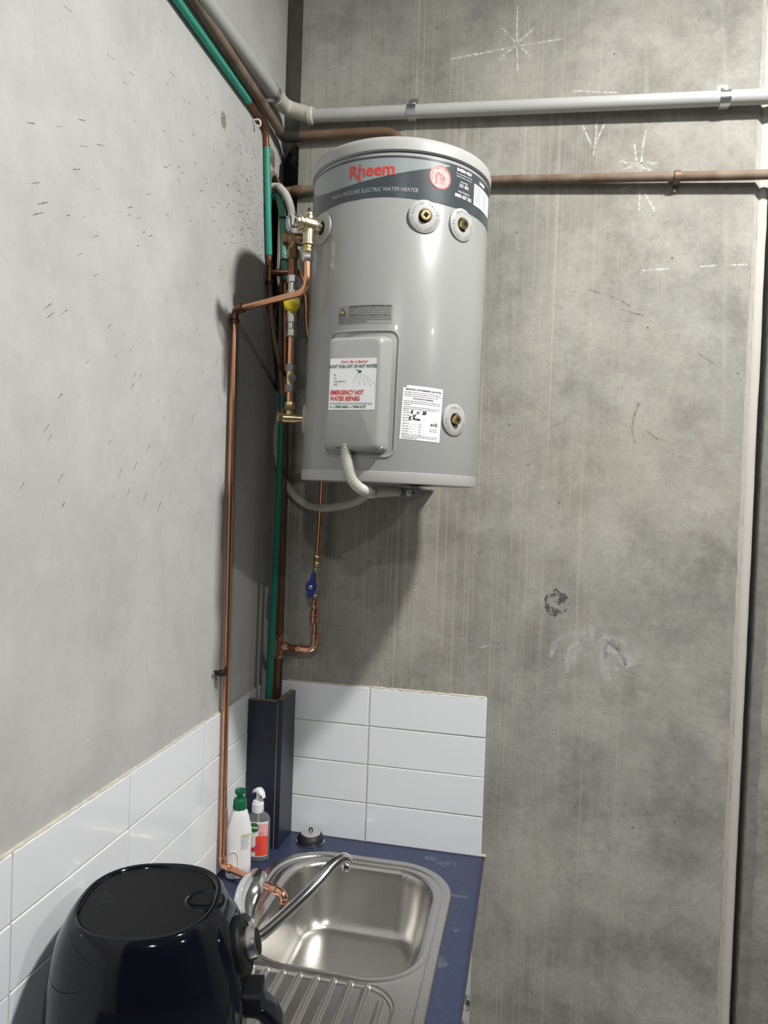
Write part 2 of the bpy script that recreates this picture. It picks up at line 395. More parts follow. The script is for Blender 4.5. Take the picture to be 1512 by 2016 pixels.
# ---- wall tiles
TW, TH, JT = 0.301, 0.1007, 0.0028
def tile_mesh(wd, ht):
    b_ = new(); box(b_, (0, 0, 0), (wd, 0.007, ht), 0.0013, 2)
    bmesh.ops.recalc_face_normals(b_, faces=b_.faces)
    m_ = bpy.data.meshes.new('tile'); b_.to_mesh(m_); b_.free()
    m_.materials.append(M['tile']); return m_
full = tile_mesh(TW-JT, TH-JT); meshes = {}
rt = random.Random(11)
def tile(parent, wd, ht, loc, rz):
    k = (round(wd, 4), round(ht, 4))
    if k not in meshes: meshes[k] = full if (abs(wd-(TW-JT)) < 1e-4 and abs(ht-(TH-JT)) < 1e-4) else tile_mesh(wd, ht)
    o = bpy.data.objects.new('tile', meshes[k]); col.objects.link(o); o.parent = parent; o.location = loc
    o.rotation_euler = (rt.uniform(-.004, .004), rt.uniform(-.0012, .0012), rz+rt.uniform(-.0018, .0018)); return o
# back wall: mesh x along +x, y depth from front (0) to wall: front face at y=-0.006
for r_ in range(4):
    z0 = ZT+r_*TH+JT/2
    tile(wall_back, 0.3-0.060-JT, TH-JT, (0.060, -0.006, z0), 0)
    tile(wall_back, 0.300-JT/2, TH-JT, (0.3+JT/2, -0.006, z0), 0)
bm = new(); box(bm, (0.060, -0.0042, ZT), (0.599, 0.001, ZT+4*TH-0.001)); obj('grout', bm, M['grout'], wall_back)
# left wall: rotate so that mesh x runs towards -y... front face towards +x
LT = ZT+4*TH-0.0173
ys = [-0.012, -0.0465]+[-0.0465-TW*k for k in range(1, 7)]
ys = [-0.012, -0.0495]+[-0.3505-TW*k for k in range(0, 6)]
for r_ in range(4):
    z1 = LT-r_*TH; z0 = max(ZT, z1-TH)
    for a, b_ in zip(ys, ys[1:]):
        # rotation +90deg about z: mesh x -> +y, mesh y(depth) -> -x ; start at the -y end
        tile(wall_left, (a-b_)-JT, (z1-z0)-JT, (0.006, b_+JT/2, z0+JT/2), PI/2)
bm = new(); box(bm, (-0.001, ys[-1], ZT), (0.0042, -0.012, LT-0.001)); obj('grout', bm, M['grout'], wall_left)
# lumpy mortar line along the top of the tiles
def lumpy(p0, p1, out, r, seed):
    rr = random.Random(seed); b_ = new(); p0 = Vector(p0); p1 = Vector(p1); n = int((p1-p0).length/0.008)
    pts = [p0.lerp(p1, k/n) for k in range(n+1)]
    return sweep(b_, pts, [r*rr.uniform(0.65, 1.1) for _ in pts], 7)
obj('mortar_line', lumpy((0.002, -0.34, LT), (0.002, ys[-1], LT), None, 0.0038, 1), M['mortar'], wall_left)
obj('mortar_line', lumpy((0.001, -0.02, LT), (0.001, -0.30, LT), None, 0.0025, 5), M['mortar'], wall_left)
obj('mortar_line', lumpy((0.075, -0.001, ZT+4*TH), (0.30, -0.001, ZT+4*TH), None, 0.0025, 2), M['mortar'], wall_back)
obj('mortar_line', lumpy((0.30, -0.002, ZT+4*TH), (0.598, -0.002, ZT+4*TH-0.001), None, 0.0042, 3), M['mortar'], wall_back)
obj('mortar_line', lumpy((0.598, -0.002, ZT+0.003), (0.612, -0.004, ZT+0.004), None, 0.005, 4), M['mortar'], wall_back)

# ---- marks on the walls (thin dry layers on the concrete)
def stroke(b_, pts, wd, f, rr):
    prev = None
    pts = [Vector((p[0], p[1], 0)) for p in pts]; pts = resample(pts, 0.012)
    for i, p in enumerate(pts):
        t = (pts[min(i+1, len(pts)-1)]-pts[max(i-1, 0)]).normalized(); nn = Vector((-t.y, t.x, 0))*wd*rr.uniform(0.35, 0.65)
        cur = (b_.verts.new(f((p+nn).x, (p+nn).y)), b_.verts.new(f((p-nn).x, (p-nn).y)))
        if prev: b_.faces.new((prev[0], cur[0], cur[1], prev[1]))
        prev = cur
def bw(x, z): return (x, -0.0004, z)
def pxb(pts):
    out = []
    for u, v in pts: q = at(580+u/1.6223, v/1.6223, y=0); out.append((q.x, q.z))
    return out
rc = random.Random(5)
def marks(name, lines, wd, m, parent=wall_back, conv=pxb, f=bw):
    b_ = new()
    for ln in lines: stroke(b_, conv(ln), wd, f, rc)
    return obj(name, b_, M[m], parent, kind='stuff')
marks('chalk_star', [[(495,190),(600,170),(712,148)], [(712,148),(855,125)], [(660,88),(755,183)], [(765,90),(645,198)], [(712,20),(710,90),(712,230)]], 0.0045, 'chalk')
marks('chalk_mark', [[(965,385),(962,440),(955,497)], [(992,390),(960,462)], [(920,400),(950,470)]], 0.004, 'chalk')
marks('chalk_scrawl', [[(1122,418),(1112,470),(1105,545)], [(1085,460),(1092,512)], [(1035,515),(1075,525),(1110,520),(1160,520)], [(1045,545),(1080,530),(1120,518),(1150,525)], [(1060,520),(1140,545)], [(1104,580),(1100,675)], [(1115,610),(1150,675)], [(1035,612),(1080,590)]], 0.0045, 'chalk')
marks('chalk_line', [[(1110,865),(1200,858)], [(1290,852),(1345,848)], [(1385,847),(1445,845)], [(890,290),(1040,298)], [(1180,770),(1195,785)]], 0.004, 'chalk')
marks('pale_run', [[(1363,0),(1372,180),(1378,400),(1376,700),(1372,1100),(1366,1400)], [(1203,0),(1222,180),(1205,330),(1222,480),(1185,640),(1178,900),(1165,1100)], [(1128,0),(1122,220),(1126,400)]], 0.010, 'chalk_run')
marks('pale_run', [[(630,600),(622,1100),(614,1650)], [(866,0),(860,300)], [(748,0),(742,500),(730,900),(728,1300),(718,1900)], [(655,0),(652,420)], [(780,0),(764,300)], [(820,640),(815,1000),(806,1500)], [(130,0),(120,330)], [(240,0),(232,440)], [(415,0),(410,440)], [(500,0),(498,430)]], 0.004, 'chalk_run')
def pxs(pts):
    out = []
    for u, v in pts: q = at(940+u/3.287, 1100+v/3.287, y=0); out.append((q.x, q.z))
    return out
marks('rubbed_chalk', [[(470,640),(500,540),(580,490),(700,480)], [(585,740),(580,650),(600,570),(660,540)], [(610,690),(630,610),(672,562)], [(740,430),(745,560)]], 0.012, 'chalk_soft', conv=pxs)
marks('rubbed_chalk', [[(810,500),(900,560),(960,620),(990,700)], [(825,560),(900,620),(950,700)], [(815,620),(870,640),(920,720)], [(810,520),(820,700),(835,790)], [(860,520),(960,580)]], 0.022, 'chalk_soft', conv=pxs)
marks('pale_scratch', [[(10,575),(70,563),(140,572)]], 0.006, 'chalk_soft', conv=pxs)
def blob(cx, cz, rx, rz, seed, n=28):
    rr = random.Random(seed); return [(cx+rx*math.cos(2*PI*k/n)*rr.uniform(0.75, 1.1), cz+rz*math.sin(2*PI*k/n)*rr.uniform(0.75, 1.1)) for k in range(n)]
q = at(1095, 1186, y=0); b_ = new(); flat(b_, blob(q.x, q.z, 0.032, 0.033, 2), bw); obj('damp_patch', b_, M['damp'], wall_back)
def pxm(pts):
    out = []
    for u, v in pts: q = at(940+u/2.643, 500+v/2.643, y=0); out.append((q.x, q.z))
    return out
marks('olive_scratch', [[(575,185),(640,205)], [(690,220),(745,240),(795,275)], [(745,287),(800,305),(865,320)], [(1155,522),(1235,575)], [(375,910),(430,880),(475,865)], [(1300-940*0,2690),(1330,2730)]], 0.004, 'scratch', conv=pxm)
marks('dark_scuff', [[(842,778),(815,840),(802,920),(820,985)], [(875,920),(910,945),(940,965)]], 0.006, 'scratch', conv=pxm)
# left wall: flecks thrown out around the slot, small putty patch
b1 = new(); b2 = new(); rf = random.Random(21); cy0, cz0 = 0.0, 2.42
def lw(y, z): return (0.0004, y, z)
for k in range(460):
    if rf.random() < 0.62: y = -abs(rf.gauss(0.16, 0.10)); z = 2.50+rf.gauss(0.02, 0.10)
    else: y = -rf.uniform(0.12, 0.95); z = rf.uniform(1.75, 2.85)
    if y > -0.03: continue
    d = Vector((y-cy0, z-cz0, 0)); ln = rf.uniform(0.005, 0.011)+0.016*min(1, d.length)*rf.random(); wd = rf.uniform(0.0012, 0.0024)
    d.normalize(); t = Vector((d.x*math.cos(.25)-d.y*math.sin(.25), d.x*math.sin(.25)+d.y*math.cos(.25), 0)); nn = Vector((-t.y, t.x, 0))*wd/2; p = Vector((y, z, 0))
    if z > 2.655 and y > -0.75: continue
    bb = b2 if rf.random() < 0.3 else b1
    c = [p-t*ln/2-nn, p+t*ln/2-nn*0.5, p+t*ln/2+nn*0.5, p-t*ln/2+nn]
    bb.faces.new([bb.verts.new(lw(v.x, v.y)) for v in c])
obj('dirt_flecks', b1, M['fleck'], wall_left, kind='stuff'); obj('rust_flecks', b2, M['fleck_rust'], wall_left, kind='stuff')
q = at(440, 237, x=0); b_ = new(); flat(b_, blob(q.y, q.z, 0.016, 0.020, 9), lw); obj('putty_patch', b_, M['putty'], wall_left)
b_ = new(); flat(b_, blob(-0.055, 2.66, 0.05, 0.025, 12), lw); flat(b_, blob(-0.06, 2.53, 0.03, 0.10, 13), lw); obj('rust_stain', b_, M['splash'], wall_left)
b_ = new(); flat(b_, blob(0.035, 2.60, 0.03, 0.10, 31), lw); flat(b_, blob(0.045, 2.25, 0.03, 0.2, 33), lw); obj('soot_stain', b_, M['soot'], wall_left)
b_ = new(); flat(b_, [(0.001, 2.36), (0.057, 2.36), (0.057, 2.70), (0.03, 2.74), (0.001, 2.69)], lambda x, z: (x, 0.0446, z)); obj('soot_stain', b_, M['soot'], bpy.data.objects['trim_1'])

# ------------------------------------------------------------------ water heater
HX, HY, HZ, HR = 0.3745, -0.232, 1.825, 0.193
heater = thing('water_heater', 'large grey cylindrical electric water heater mounted high in the corner', 'water heater', (HX, HY, HZ))
heater.rotation_euler = (0.002, 0.011, 0)
def cy(az, z, out=0.0):
    a = math.radians(az); return Vector(((HR+out)*math.sin(a), -(HR+out)*math.cos(a), z-HZ))
def H(name, bm_, m, parent=heater, **k):
    if any(w_ in name for w_ in ('print', 'lettering', 'writing', 'heading')): k['kind'] = 'stuff'
    return obj(name, bm_, M[m], parent, local=True, **k)
def hw(p): return heater_mw @ Vector(p)
heater_mw = Matrix.Translation((HX, HY, HZ)) @ Euler(heater.rotation_euler, 'XYZ').to_matrix().to_4x4()
bm = new(); lathe(bm, [(HR-.012, .012), (HR-.002, .014), (HR, .0255), (HR, .645), (HR-.002, .6485), (HR-.012, .6495)], (0,0,0), segs=128); H('tank_body', bm, 'heater_grey', sharp=40)
bm = new(); lathe(bm, [(HR-.07, .004), (HR-.020, .003), (HR-.006, .001), (HR+.0005, .002), (HR+.0018, .006), (HR+.0015, .0232), (HR-.001, .0242), (HR-.01, .0245)], (0,0,0), segs=128); H('base_skirt', bm, 'heater_plastic', sharp=40)
bm = new(); lathe(bm, [(HR-.01, .6505), (HR+.001, .6505), (HR+.0035, .6525), (HR+.0035, .668), (HR+.001, .677), (HR-.008, .682), (HR-.03, .6845), (0.05, .688), (0.001, .6885)], (0,0,0), segs=128); H('lid', bm, 'heater_plastic', sharp=50)
# label band
def cyl_f(out): return lambda s, z: cy(math.degrees(s/HR), z, out)
def strip(b_, azs, lo, hi, out, nz=1):
    prev = None
    for a in azs:
        l0, h0 = lo(a), hi(a); cur = [b_.verts.new(cy(a, l0+(h0-l0)*k/nz, out)) for k in range(nz+1)]
        if prev:
            for k in range(nz): b_.faces.new((prev[k], cur[k], cur[k+1], prev[k+1]))
        prev = cur
def frange(a, b, s):
    n = max(1, int(round((b-a)/s))); return [a+(b-a)*k/n for k in range(n+1)]
def bot(a):
    z = 2.382+0.004*math.exp(-((a+5)/25)**2)
    if a < -60: z += 0.022*min(1, ((-60-a)/18))**2
    return z
bm = new(); strip(bm, frange(-80, 98, 2), bot, lambda a: 2.4665, 0.0004); band = H('label_band', bm, 'band_dark')
def sw_top(a): return 2.4615 if a < 38 else 2.4615-(a-38)*0.0002
def sw_low(a):
    t = (a+66)/108.0; t = min(1, max(0, t)); return 2.4615-0.047*math.sin(PI*t**0.62)**0.85
bm = new(); strip(bm, frange(-66, 42, 1.5), sw_low, sw_top, 0.0007); H('label_swoosh', bm, 'band_light', band)
def S(az): return math.radians(az)*HR
tf = cyl_f(0.0012)
bm = new(); letter(bm, 'Rheem', tf, S(-7.0), 2.4285, 0.0355, bold=0.0006, sx=0.98); flat(bm, [(S(-17.0), 2.4330), (S(-15.4), 2.4330), (S(-12.6), 2.4205), (S(-14.0), 2.4200)], cyl_f(0.0013))
H('brand_lettering', bm, 'print_red', band)
bm = new(); letter(bm, 'MAINS PRESSURE ELECTRIC WATER HEATER', cyl_f(0.0010), S(-7), 2.397, 0.0112, sx=0.86, shear=0.12); H('lettering', bm, 'print_grey', band)
# shower badge
bc, bz = S(34.5), 2.4335
def disc2(b_, r0, r1, f, n=40):
    for k in range(n):
        a, b = 2*PI*k/n, 2*PI*(k+1)/n
        b_.faces.new([b_.verts.new(f(bc+r*math.cos(t), bz+r*math.sin(t))) for r, t in ((r0, a), (r1, a), (r1, b), (r0, b))])
bm = new(); disc2(bm, 0.0, 0.0235, cyl_f(0.0011)); bmesh.ops.remove_doubles(bm, verts=bm.verts, dist=1e-5); H('badge', bm, 'print_pink', band)
bm = new(); f = cyl_f(0.0016); disc2(bm, 0.0212, 0.0226, f)
def poly_line(b_, pts, w_, f):
    pts = [Vector((p[0], p[1], 0)) for p in pts]
    for a, b in zip(pts, pts[1:]):
        t = (b-a).normalized(); nn = Vector((-t.y, t.x, 0))*w_/2
        flat(b_, [((v).x, (v).y) for v in (a-nn, b-nn, b+nn, a+nn)], f)
arc = [(bc-0.0045+0.0058*math.cos(PI-PI*k/8), bz+0.003+0.0058*math.sin(PI-PI*k/8)) for k in range(9)]
poly_line(bm, [(bc-0.0103, bz-0.013)]+arc, 0.0012, f)
arc2 = [(bc-0.0045+0.0028*math.cos(PI-PI*k/8), bz+0.003+0.0028*math.sin(PI-PI*k/8)) for k in range(9)]
poly_line(bm, [(bc-0.0073, bz-0.013)]+arc2, 0.0010, f); poly_line(bm, [(bc-0.0103, bz-0.013), (bc-0.0073, bz-0.013)], 0.001, f)
poly_line(bm, [(bc-0.001, bz+0.001), (bc+0.002, bz+0.006), (bc+0.0085, bz+0.001), (bc+0.0095, bz-0.002), (bc-0.001, bz-0.0015), (bc-0.001, bz+0.001)], 0.0011, f)
for k in range(4): poly_line(bm, [(bc-0.0005+k*0.003, bz-0.004), (bc-0.0008+k*0.003, bz-0.008)], 0.0009, f); poly_line(bm, [(bc-0.0008+k*0.003, bz-0.0095), (bc-0.001+k*0.003, bz-0.0125)], 0.0009, f)
for k, ch in enumerate('MAINS PRESSURE'):
    a = math.radians(200-k*11.5); letter(bm, ch, f, bc+0.0165*math.cos(a), bz+0.0165*math.sin(a), 0.0042, rot=a-PI/2)
H('badge_print', bm, 'print_red', band)
bm = new(); f = cyl_f(0.0012)
for s_, z_, sz, bd in (('RHEEM HELP', 2.4565, .0082, .0003), ('Australia', 2.4355, .0062, 0), ('131 031', 2.4265, .0095, .0003), ('New Zealand', 2.4155, .0062, 0), ('0800 657 335', 2.4055, .0093, .0003)):
    letter(bm, s_, f, S(52), z_, sz, bold=bd, sx=0.92)
letter(bm, 'For any problems with this', f, S(52), 2.4500, .0042); letter(bm, 'Water Heater, contact us', f, S(52), 2.4448, .0042)
letter(bm, 'RHEEM', f, S(71), 2.4525, .008, bold=.0003)
H('help_lettering', bm, 'print_white', band)
bm = new(); strip(bm, frange(61.5, 87, 1.5), lambda a: 2.4045, lambda a: 2.4475, 0.0009); spec = H('rating_plate', bm, 'paper', band)
bm = new(); rg = random.Random(4)
for k in range(8):
    greek(bm, cyl_f(0.0013), S(62.5), S(70.5), 2.4425-k*0.0046, 0.0022, rg); greek(bm, cyl_f(0.0013), S(73), S(79), 2.4425-k*0.0046, 0.0022, rg)
H('rating_print', bm, 'print_soft', band)
# warning label
bm = new(); strip(bm, frange(-25.5, 9.5, 1.5), lambda a: 2.1395, lambda a: 2.1765, 0.0003); warn = H('warning_label', bm, 'label_grey')
bm = new(); f = cyl_f(0.0008)
for k, (s_, x0, z_, sz, bd) in enumerate((('DISCONNECT POWER SUPPLY BEFORE OPENING COVER', -17.5, 2.1722, .0046, .00015), ('Operation of the thermal cutout indicates a possible dangerous', -17.5, 2.1680, .0038, 0), ('condition. In the event always call a qualified service person.', -17.5, 2.1640, .0038, 0), ('Do not permit combustible materials to be close to this cover.', -17.5, 2.1600, .0038, 0), ('CAUTION: Hotter water increases the risk of scald injury.', -17.5, 2.1553, .0042, .0001),
        ('WARNING: FOR CONTINUED SAFETY OF THIS APPLIANCE IT MUST BE', -24.8, 2.1506, .0042, 0), ('INSTALLED, OPERATED AND MAINTAINED IN ACCORDANCE WITH THE', -24.8, 2.1462, .0042, 0), ('MANUFACTURERS INSTRUCTIONS.', -24.8, 2.1419, .0042, 0), ('DANGER', -24.8, 2.1560, .0046, .0001))):
    wd = max(x for x, y in text2d(s_, sz, 'LEFT', bd)[0]); mx = S(8.8)-S(x0)
    letter(bm, s_, f, S(x0), z_, sz, 'LEFT', bd, sx=min(1.0, mx/wd))
tri = [(S(-24.4), 2.1605), (S(-19.6), 2.1605), (S(-22.0), 2.1725)]; flat(bm, tri, f); H('warning_print', bm, 'print_black', warn)
bm = new(); c_ = (S(-22), 2.1645); tri2 = [(c_[0]+(x-c_[0])*0.62, c_[1]+(z-c_[1])*0.62) for x, z in tri]; flat(bm, tri2, cyl_f(0.0011)); H('warning_triangle', bm, 'print_yellow', warn)
bm = new(); poly_line(bm, [(S(-22), 2.1685), (S(-22), 2.1648)], 0.0007, cyl_f(0.0014)); poly_line(bm, [(S(-22), 2.1639), (S(-22), 2.1631)], 0.0007, cyl_f(0.0014)); H('warning_mark', bm, 'print_black', warn)

# pressed frame and element cover
FA = -8.5
bm = new(); fr = rrect(S(14.0)-S(-30.5), 0.248, 0.018, 7, (S(14.0)+S(-30.5))/2, 2.0015)
dense = []
for a, b in zip(fr, fr[1:]+fr[:1]):
    n = max(1, int(math.hypot(b[0]-a[0], b[1]-a[1])/0.01)); dense += [(a[0]+(b[0]-a[0])*k/n, a[1]+(b[1]-a[1])*k/n) for k in range(n)]
pts = [cyl_f(0.0)(x, z) for x, z in dense]+[cyl_f(0.0)(*dense[0])]
sweep(bm, pts, 0.0026, 8); H('pressed_frame', bm, 'heater_grey')
bm = new(); loops = []
a0 = math.radians(FA); tx_ = Vector((math.cos(a0), math.sin(a0), 0)); ox_ = Vector((math.sin(a0), -math.cos(a0), 0))
def cov(x, z, w_): return tx_*x+ox_*w_+Vector((0, 0, z-HZ))
for wd, ht, r_, w_ in ((.126, .228, .012, HR-.013), (.126, .228, .012, HR-.004), (.124, .226, .013, HR+.006), (.116, .219, .013, HR+.0185), (.111, .214, .013, HR+.0215), (.103, .206, .012, HR+.0232)):
    loops.append([cov(x-0.003*(w_-HR)/.02*1.0, z, w_) for x, z in rrect(wd, ht, r_, 6, -0.002, 1.9985)])
loft(bm, loops); cover = H('element_cover', bm, 'cover_grey', sharp=55)
# cover base flange and screws
for sx_ in (-1, 1):
    bm = new(); p = cov(-0.002+sx_*0.056, 1.8925, HR+0.000); lathe(bm, [(.0045, 0), (.0045, .009), (.003, .011), (.001, .0115)], p, ox_, 14); H('cover_screw', bm, 'nickel', cover)
bm = new(); lathe(bm, [(.009, 0), (.009, .001)], cov(-0.031, 1.8905, HR+.0145), (0, 0, 1), 14); H('cable_hole', bm, 'hole', cover)
# emergency repairs sticker
SW, SH = 0.0985, 0.101; scx, scz = -0.0052, 2.0165
def cf(o_): return lambda x, z: cov(scx+x, scz+z, HR+.0232+o_)
bm = new(); flat(bm, [(-SW/2, -SH/2), (SW/2, -SH/2), (SW/2, SH/2), (-SW/2, SH/2)], cf(0.0004)); stick = H('repair_sticker', bm, 'paper', cover)
bm = new(); letter(bm, "Don't Be A Bunny!", cf(.0008), 0.002, 0.0415, 0.0075, bold=.0001, shear=0.25)
for s_, z_ in (('EMERGENCY HOT', -0.0205), ('WATER REPAIRS', -0.0325)):
    letter(bm, s_, cf(.0008), -0.046, z_, 0.0124, 'LEFT', bold=.0004, sx=0.70)
H('sticker_print_red', bm, 'print_red', cover)
bm = new(); letter(bm, "DON'T RUN OUT OF HOT WATER!", cf(.0008), 0, 0.0315, 0.0093, bold=.0002, sx=0.70)
letter(bm, '87 BUNNERONG ROAD, KINGSFORD 2032', cf(.0008), -0.001, -0.0402, 0.0056, sx=0.84)
letter(bm, 'Phone', cf(.0008), -0.047, -0.0466, 0.0052, 'LEFT', sx=0.9); letter(bm, '9344 6602 \u2014 9344 6177', cf(.0008), -0.034, -0.0466, 0.0064, 'LEFT', bold=.00025, sx=1.0)
for k, s_ in enumerate(('In', 'an', 'emergency', 'call . . .')): letter(bm, s_, cf(.0008), -0.040, 0.0165-k*0.0062, 0.0058, 'LEFT', shear=0.25)
for k, (x_, z_) in enumerate(((0.012, 0.022), (0.017, 0.020), (0.021, 0.019), (0.026, 0.017), (0.031, 0.015))):
    for j in range(4): poly_line(bm, [(x_+(k-1.3)*0.0021*j, z_-0.0058*j), (x_+(k-1.3)*0.0021*(j+.55), z_-0.0058*(j+.55))], 0.0006, cf(.0008))
poly_line(bm, [(0.007, 0.0285), (0.013, 0.0255)], 0.0012, cf(.0008)); flat(bm, [(0.011, 0.0265), (0.018, 0.0262), (0.019, 0.0228), (0.013, 0.0215)], cf(.0008))
H('sticker_print_green', bm, 'print_green', cover)
# installer's note
nrot = math.radians(-1.8); ncx, ncz = S(30.0), 1.9665
def nf(o_):
    g = cyl_f(o_); c, s_ = math.cos(nrot), math.sin(nrot)
    return lambda x, z: g(ncx+x*c-z*s_, ncz+x*s_+z*c)
NW, NH = 0.0855, 0.107
bm = new()
for k in range(12):
    x0, x1 = -NW/2+NW*k/12, -NW/2+NW*(k+1)/12; flat(bm, [(x0, -NH/2), (x1, -NH/2), (x1, NH/2-(0.005 if k == 0 else 0)), (x0, NH/2-(0.005 if k == 0 else 0))], nf(.0006))
note = H('valve_note', bm, 'paper')
bm = new(); letter(bm, 'IMPORTANT NOTE/TEMPERING VALVE FITTED', nf(.001), 0.001, 0.0440, 0.0046, bold=.0001, sx=0.80); letter(bm, 'THIS VALVE MUST NOT BE REMOVED', nf(.001), 0, 0.0268, 0.0036, bold=.0001, sx=0.72)
letter(bm, 'AVG', nf(.001), 0.0265, -0.0225, 0.0072, bold=.0003, shear=0.2, sx=1.1); H('note_heading', bm, 'print_black', note)
bm = new(); rg = random.Random(8)
for z_, x1 in ((.0395, .040), (.0360, .040), (.0322, .033), (.0222, .037), (.0186, .039), (.0150, -.025), (.0105, .039), (.0070, .030), (.0035, -.028)): greek(bm, nf(.001), -.039, x1, z_, .0017, rg)
for k in range(4): greek(bm, nf(.001), -.039, -.025 if k else -.023, -.0008-k*.0052, .0017, rg)
for k in range(5):
    z_ = -.0222-k*.0050; greek(bm, nf(.001), -.039, -.026, z_, .0017, rg); greek(bm, nf(.001), -.006, 0.0, z_, .0017, rg); poly_line(bm, [(-.025, z_), (-.009, z_)], .0003, nf(.001)); poly_line(bm, [(.001, z_), (.005, z_)], .0003, nf(.001))
for k in range(4): poly_line(bm, [(-.022, -.0012-k*.0052), (.034, -.0012-k*.0052)], .0003, nf(.001))
for z_, x1 in ((-.0458, .038), (-.0490, .039), (-.0518, -.008)): greek(bm, nf(.001), -.039, x1, z_+.0005, .0015, rg)
for k in range(2): greek(bm, nf(.001), .018, .036, -.0300-k*.0036, .0017, rg)
H('note_small_print', bm, 'print_soft', note)
bm = new()
for s_, x_, z_, sz, sh in (('3', -.0215, -.0010, .0085, 0), ('11', -.0095, -.0012, .0065, .2), ('25', .0040, -.0010, .0085, .15)): letter(bm, s_, nf(.0012), x_, z_, sz, bold=.0005, shear=sh)
hand = [[(-.0255,-.0075),(-.0262,-.0135),(-.0215,-.0138)],[(-.0255,-.0078),(-.0212,-.0075)],[(-.0258,-.0105),(-.0222,-.0103)],[(-.0190,-.0030),(-.0165,-.0085)],[(-.0185,-.0075),(-.0150,-.0030),(-.0130,-.0045),(-.0150,-.0080),(-.0178,-.0085)],[(-.0185,-.0140),(-.0168,-.0085),(-.0152,-.0140)],[(-.0180,-.0118),(-.0155,-.0118)],[(-.0140,-.0100),(-.0130,-.0140),(-.0110,-.0105),(-.0095,-.0142),(-.0075,-.0110)],[(-.0078,-.0105),(-.0082,-.0142)],[(-.0035,-.0108),(-.0078,-.0125),(-.0032,-.0142)]]
for ln in hand: poly_line(bm, ln, .0013, nf(.0012))
H('handwriting', bm, 'marker', note)
bm = new(); poly_line(bm, [(.026, -.0145), (.0285, -.0138), (.031, -.0152), (.0335, -.0158)], .0009, nf(.001)); H('note_flame', bm, 'print_yellow', note)

# escutcheons with plugs
def escutcheon(az, z, words, plug, r_=0.0325, name='escutcheon', sq=10):
    a = math.radians(az); n = Vector((math.sin(a), -math.cos(a), 0)); c = cy(az, z); tu = Vector((math.cos(a), math.sin(a), 0))
    bm_ = new(); prof = [(0.0128, -.006), (0.0128, .0030), (0.0145, .0046), (0.016, .0048), (r_-.010, .0040), (r_-.002, .0030), (r_, .0018), (r_, -.006)]
    lathe(bm_, prof, c, n, 44, cap=False); o_ = H(name, bm_, 'heater_plastic')
    bm_ = new(); lathe(bm_, [(0.0126, 0.0), (0.0126, .0008)], c, n, 24); H('recess', bm_, 'hole', o_)
    if words:
        bm_ = new(); fz = lambda o2: (lambda x, y: c+n*(.0046+o2)+tu*x+Vector((0, 0, y)))
        rr_ = 0.0232
        for w_, mid in words:
            for k, ch in enumerate(w_):
                t = math.radians(mid+((len(w_)-1)/2-k)*14.5); letter(bm_, ch, fz(0.0), rr_*math.cos(t), rr_*math.sin(t), .0066, bold=.0001, rot=t-PI/2)
        H('embossed_lettering', bm_, 'heater_grey', o_)
    if plug:
        bm_ = new(); lathe(bm_, [(0.0100, 0), (0.0100, .0105), (0.0088, .0120), (0.001, .0120)], c, n, 24); pl = H('plug', bm_, 'brass', o_)
        bm_ = new(); loft(bm_, [[c+n*h+tu*x+Vector((0, 0, y)) for x, y in [(.0060*math.cos(t), .0060*math.sin(t)) for t in (math.radians(q_+sq) for q_ in (0, 90, 180, 270))]] for h in (.0100, .0124)]); H('square_socket', bm_, 'hole', o_)
    return o_
escutcheon(25.7, 2.352, [('RELIEF VALVE', 90), ('RELIEF VALVE', 270)], True)
escutcheon(51.4, 2.353, [('OUTLET', 90), ('OUTLET', 210), ('OUTLET', 330)], True, sq=-3)
escutcheon(53.0, 1.961, [('INLET', 90), ('INLET', 210), ('INLET', 330)], True)
escutcheon(-44.0, 2.348, None, False); escutcheon(-69.0, 2.348, None, False); escutcheon(-71.0, 1.961, None, False)

# bracket under the heater
bq = at(782, 970, y=-0.20)
bm = new(); x0, x1, z0, z1 = 0.386, 0.447, 1.799, 1.8185
poly = [(x0, z0), (x1, z0), (x1, z1), (x0, z1)]
box(bm, (x0, -0.205, z0), (x1, -0.2015, z1), 0.0008); box(bm, (x0, -0.2025, z1-0.003), (x1, -0.0005, z1), 0.0008)
br = tag(obj('heater_bracket', bm, M['galv'], loc=(x0, -0.0005, z0)), 'small grey steel angle bracket under the water heater', 'bracket')
bm = new(); lathe(bm, [(.0075, 0), (.0075, .002), (.004, .0022), (.004, .005), (.001, .0055)], (0.418, -0.205, 1.808), (0, -1, 0), 16); obj('bolt', bm, M['zinc'], br)
bm = new(); box(bm, (0.408, -0.2058, 1.806), (0.430, -0.2050, 1.810)); obj('bracket_slot', bm, M['hole'], br)


# ------------------------------------------------------------------ pipes
def P(*a, **k): return at(*a, **k)
def pipe(name, pts, r, m, parent, rad=0.02, segs=16, label=None):
    b_ = new(); sweep(b_, fillet(pts, rad) if len(pts) > 2 else pts, r, segs); return obj(name, b_, M[m], parent, label=label)
def collar(name, o, ax, r, h, m, parent, prof=None):
    b_ = new(); lathe(b_, prof or [(r*.86, 0), (r, h*.2), (r, h*.8), (r*.86, h)], o, ax, 20); return obj(name, b_, M[m], parent)
def nut(name, o, ax, r, h, m, parent):
    b_ = new(); hexnut(b_, o, ax, r, h); return obj(name, b_, M[m], parent, sharp=25)
def press_end(o, ax, r, m, parent, ring=True):
    """crimped end of a press fitting"""
    b_ = new(); lathe(b_, [(r*1.12, 0), (r*1.12, .006), (r*1.42, .0075), (r*1.46, .010), (r*1.42, .0125), (r*1.16, .014), (r*1.16, .017), (r*1.02, .0175)], o, ax, 18, cap=False); return obj('press_socket', b_, M[m], parent)
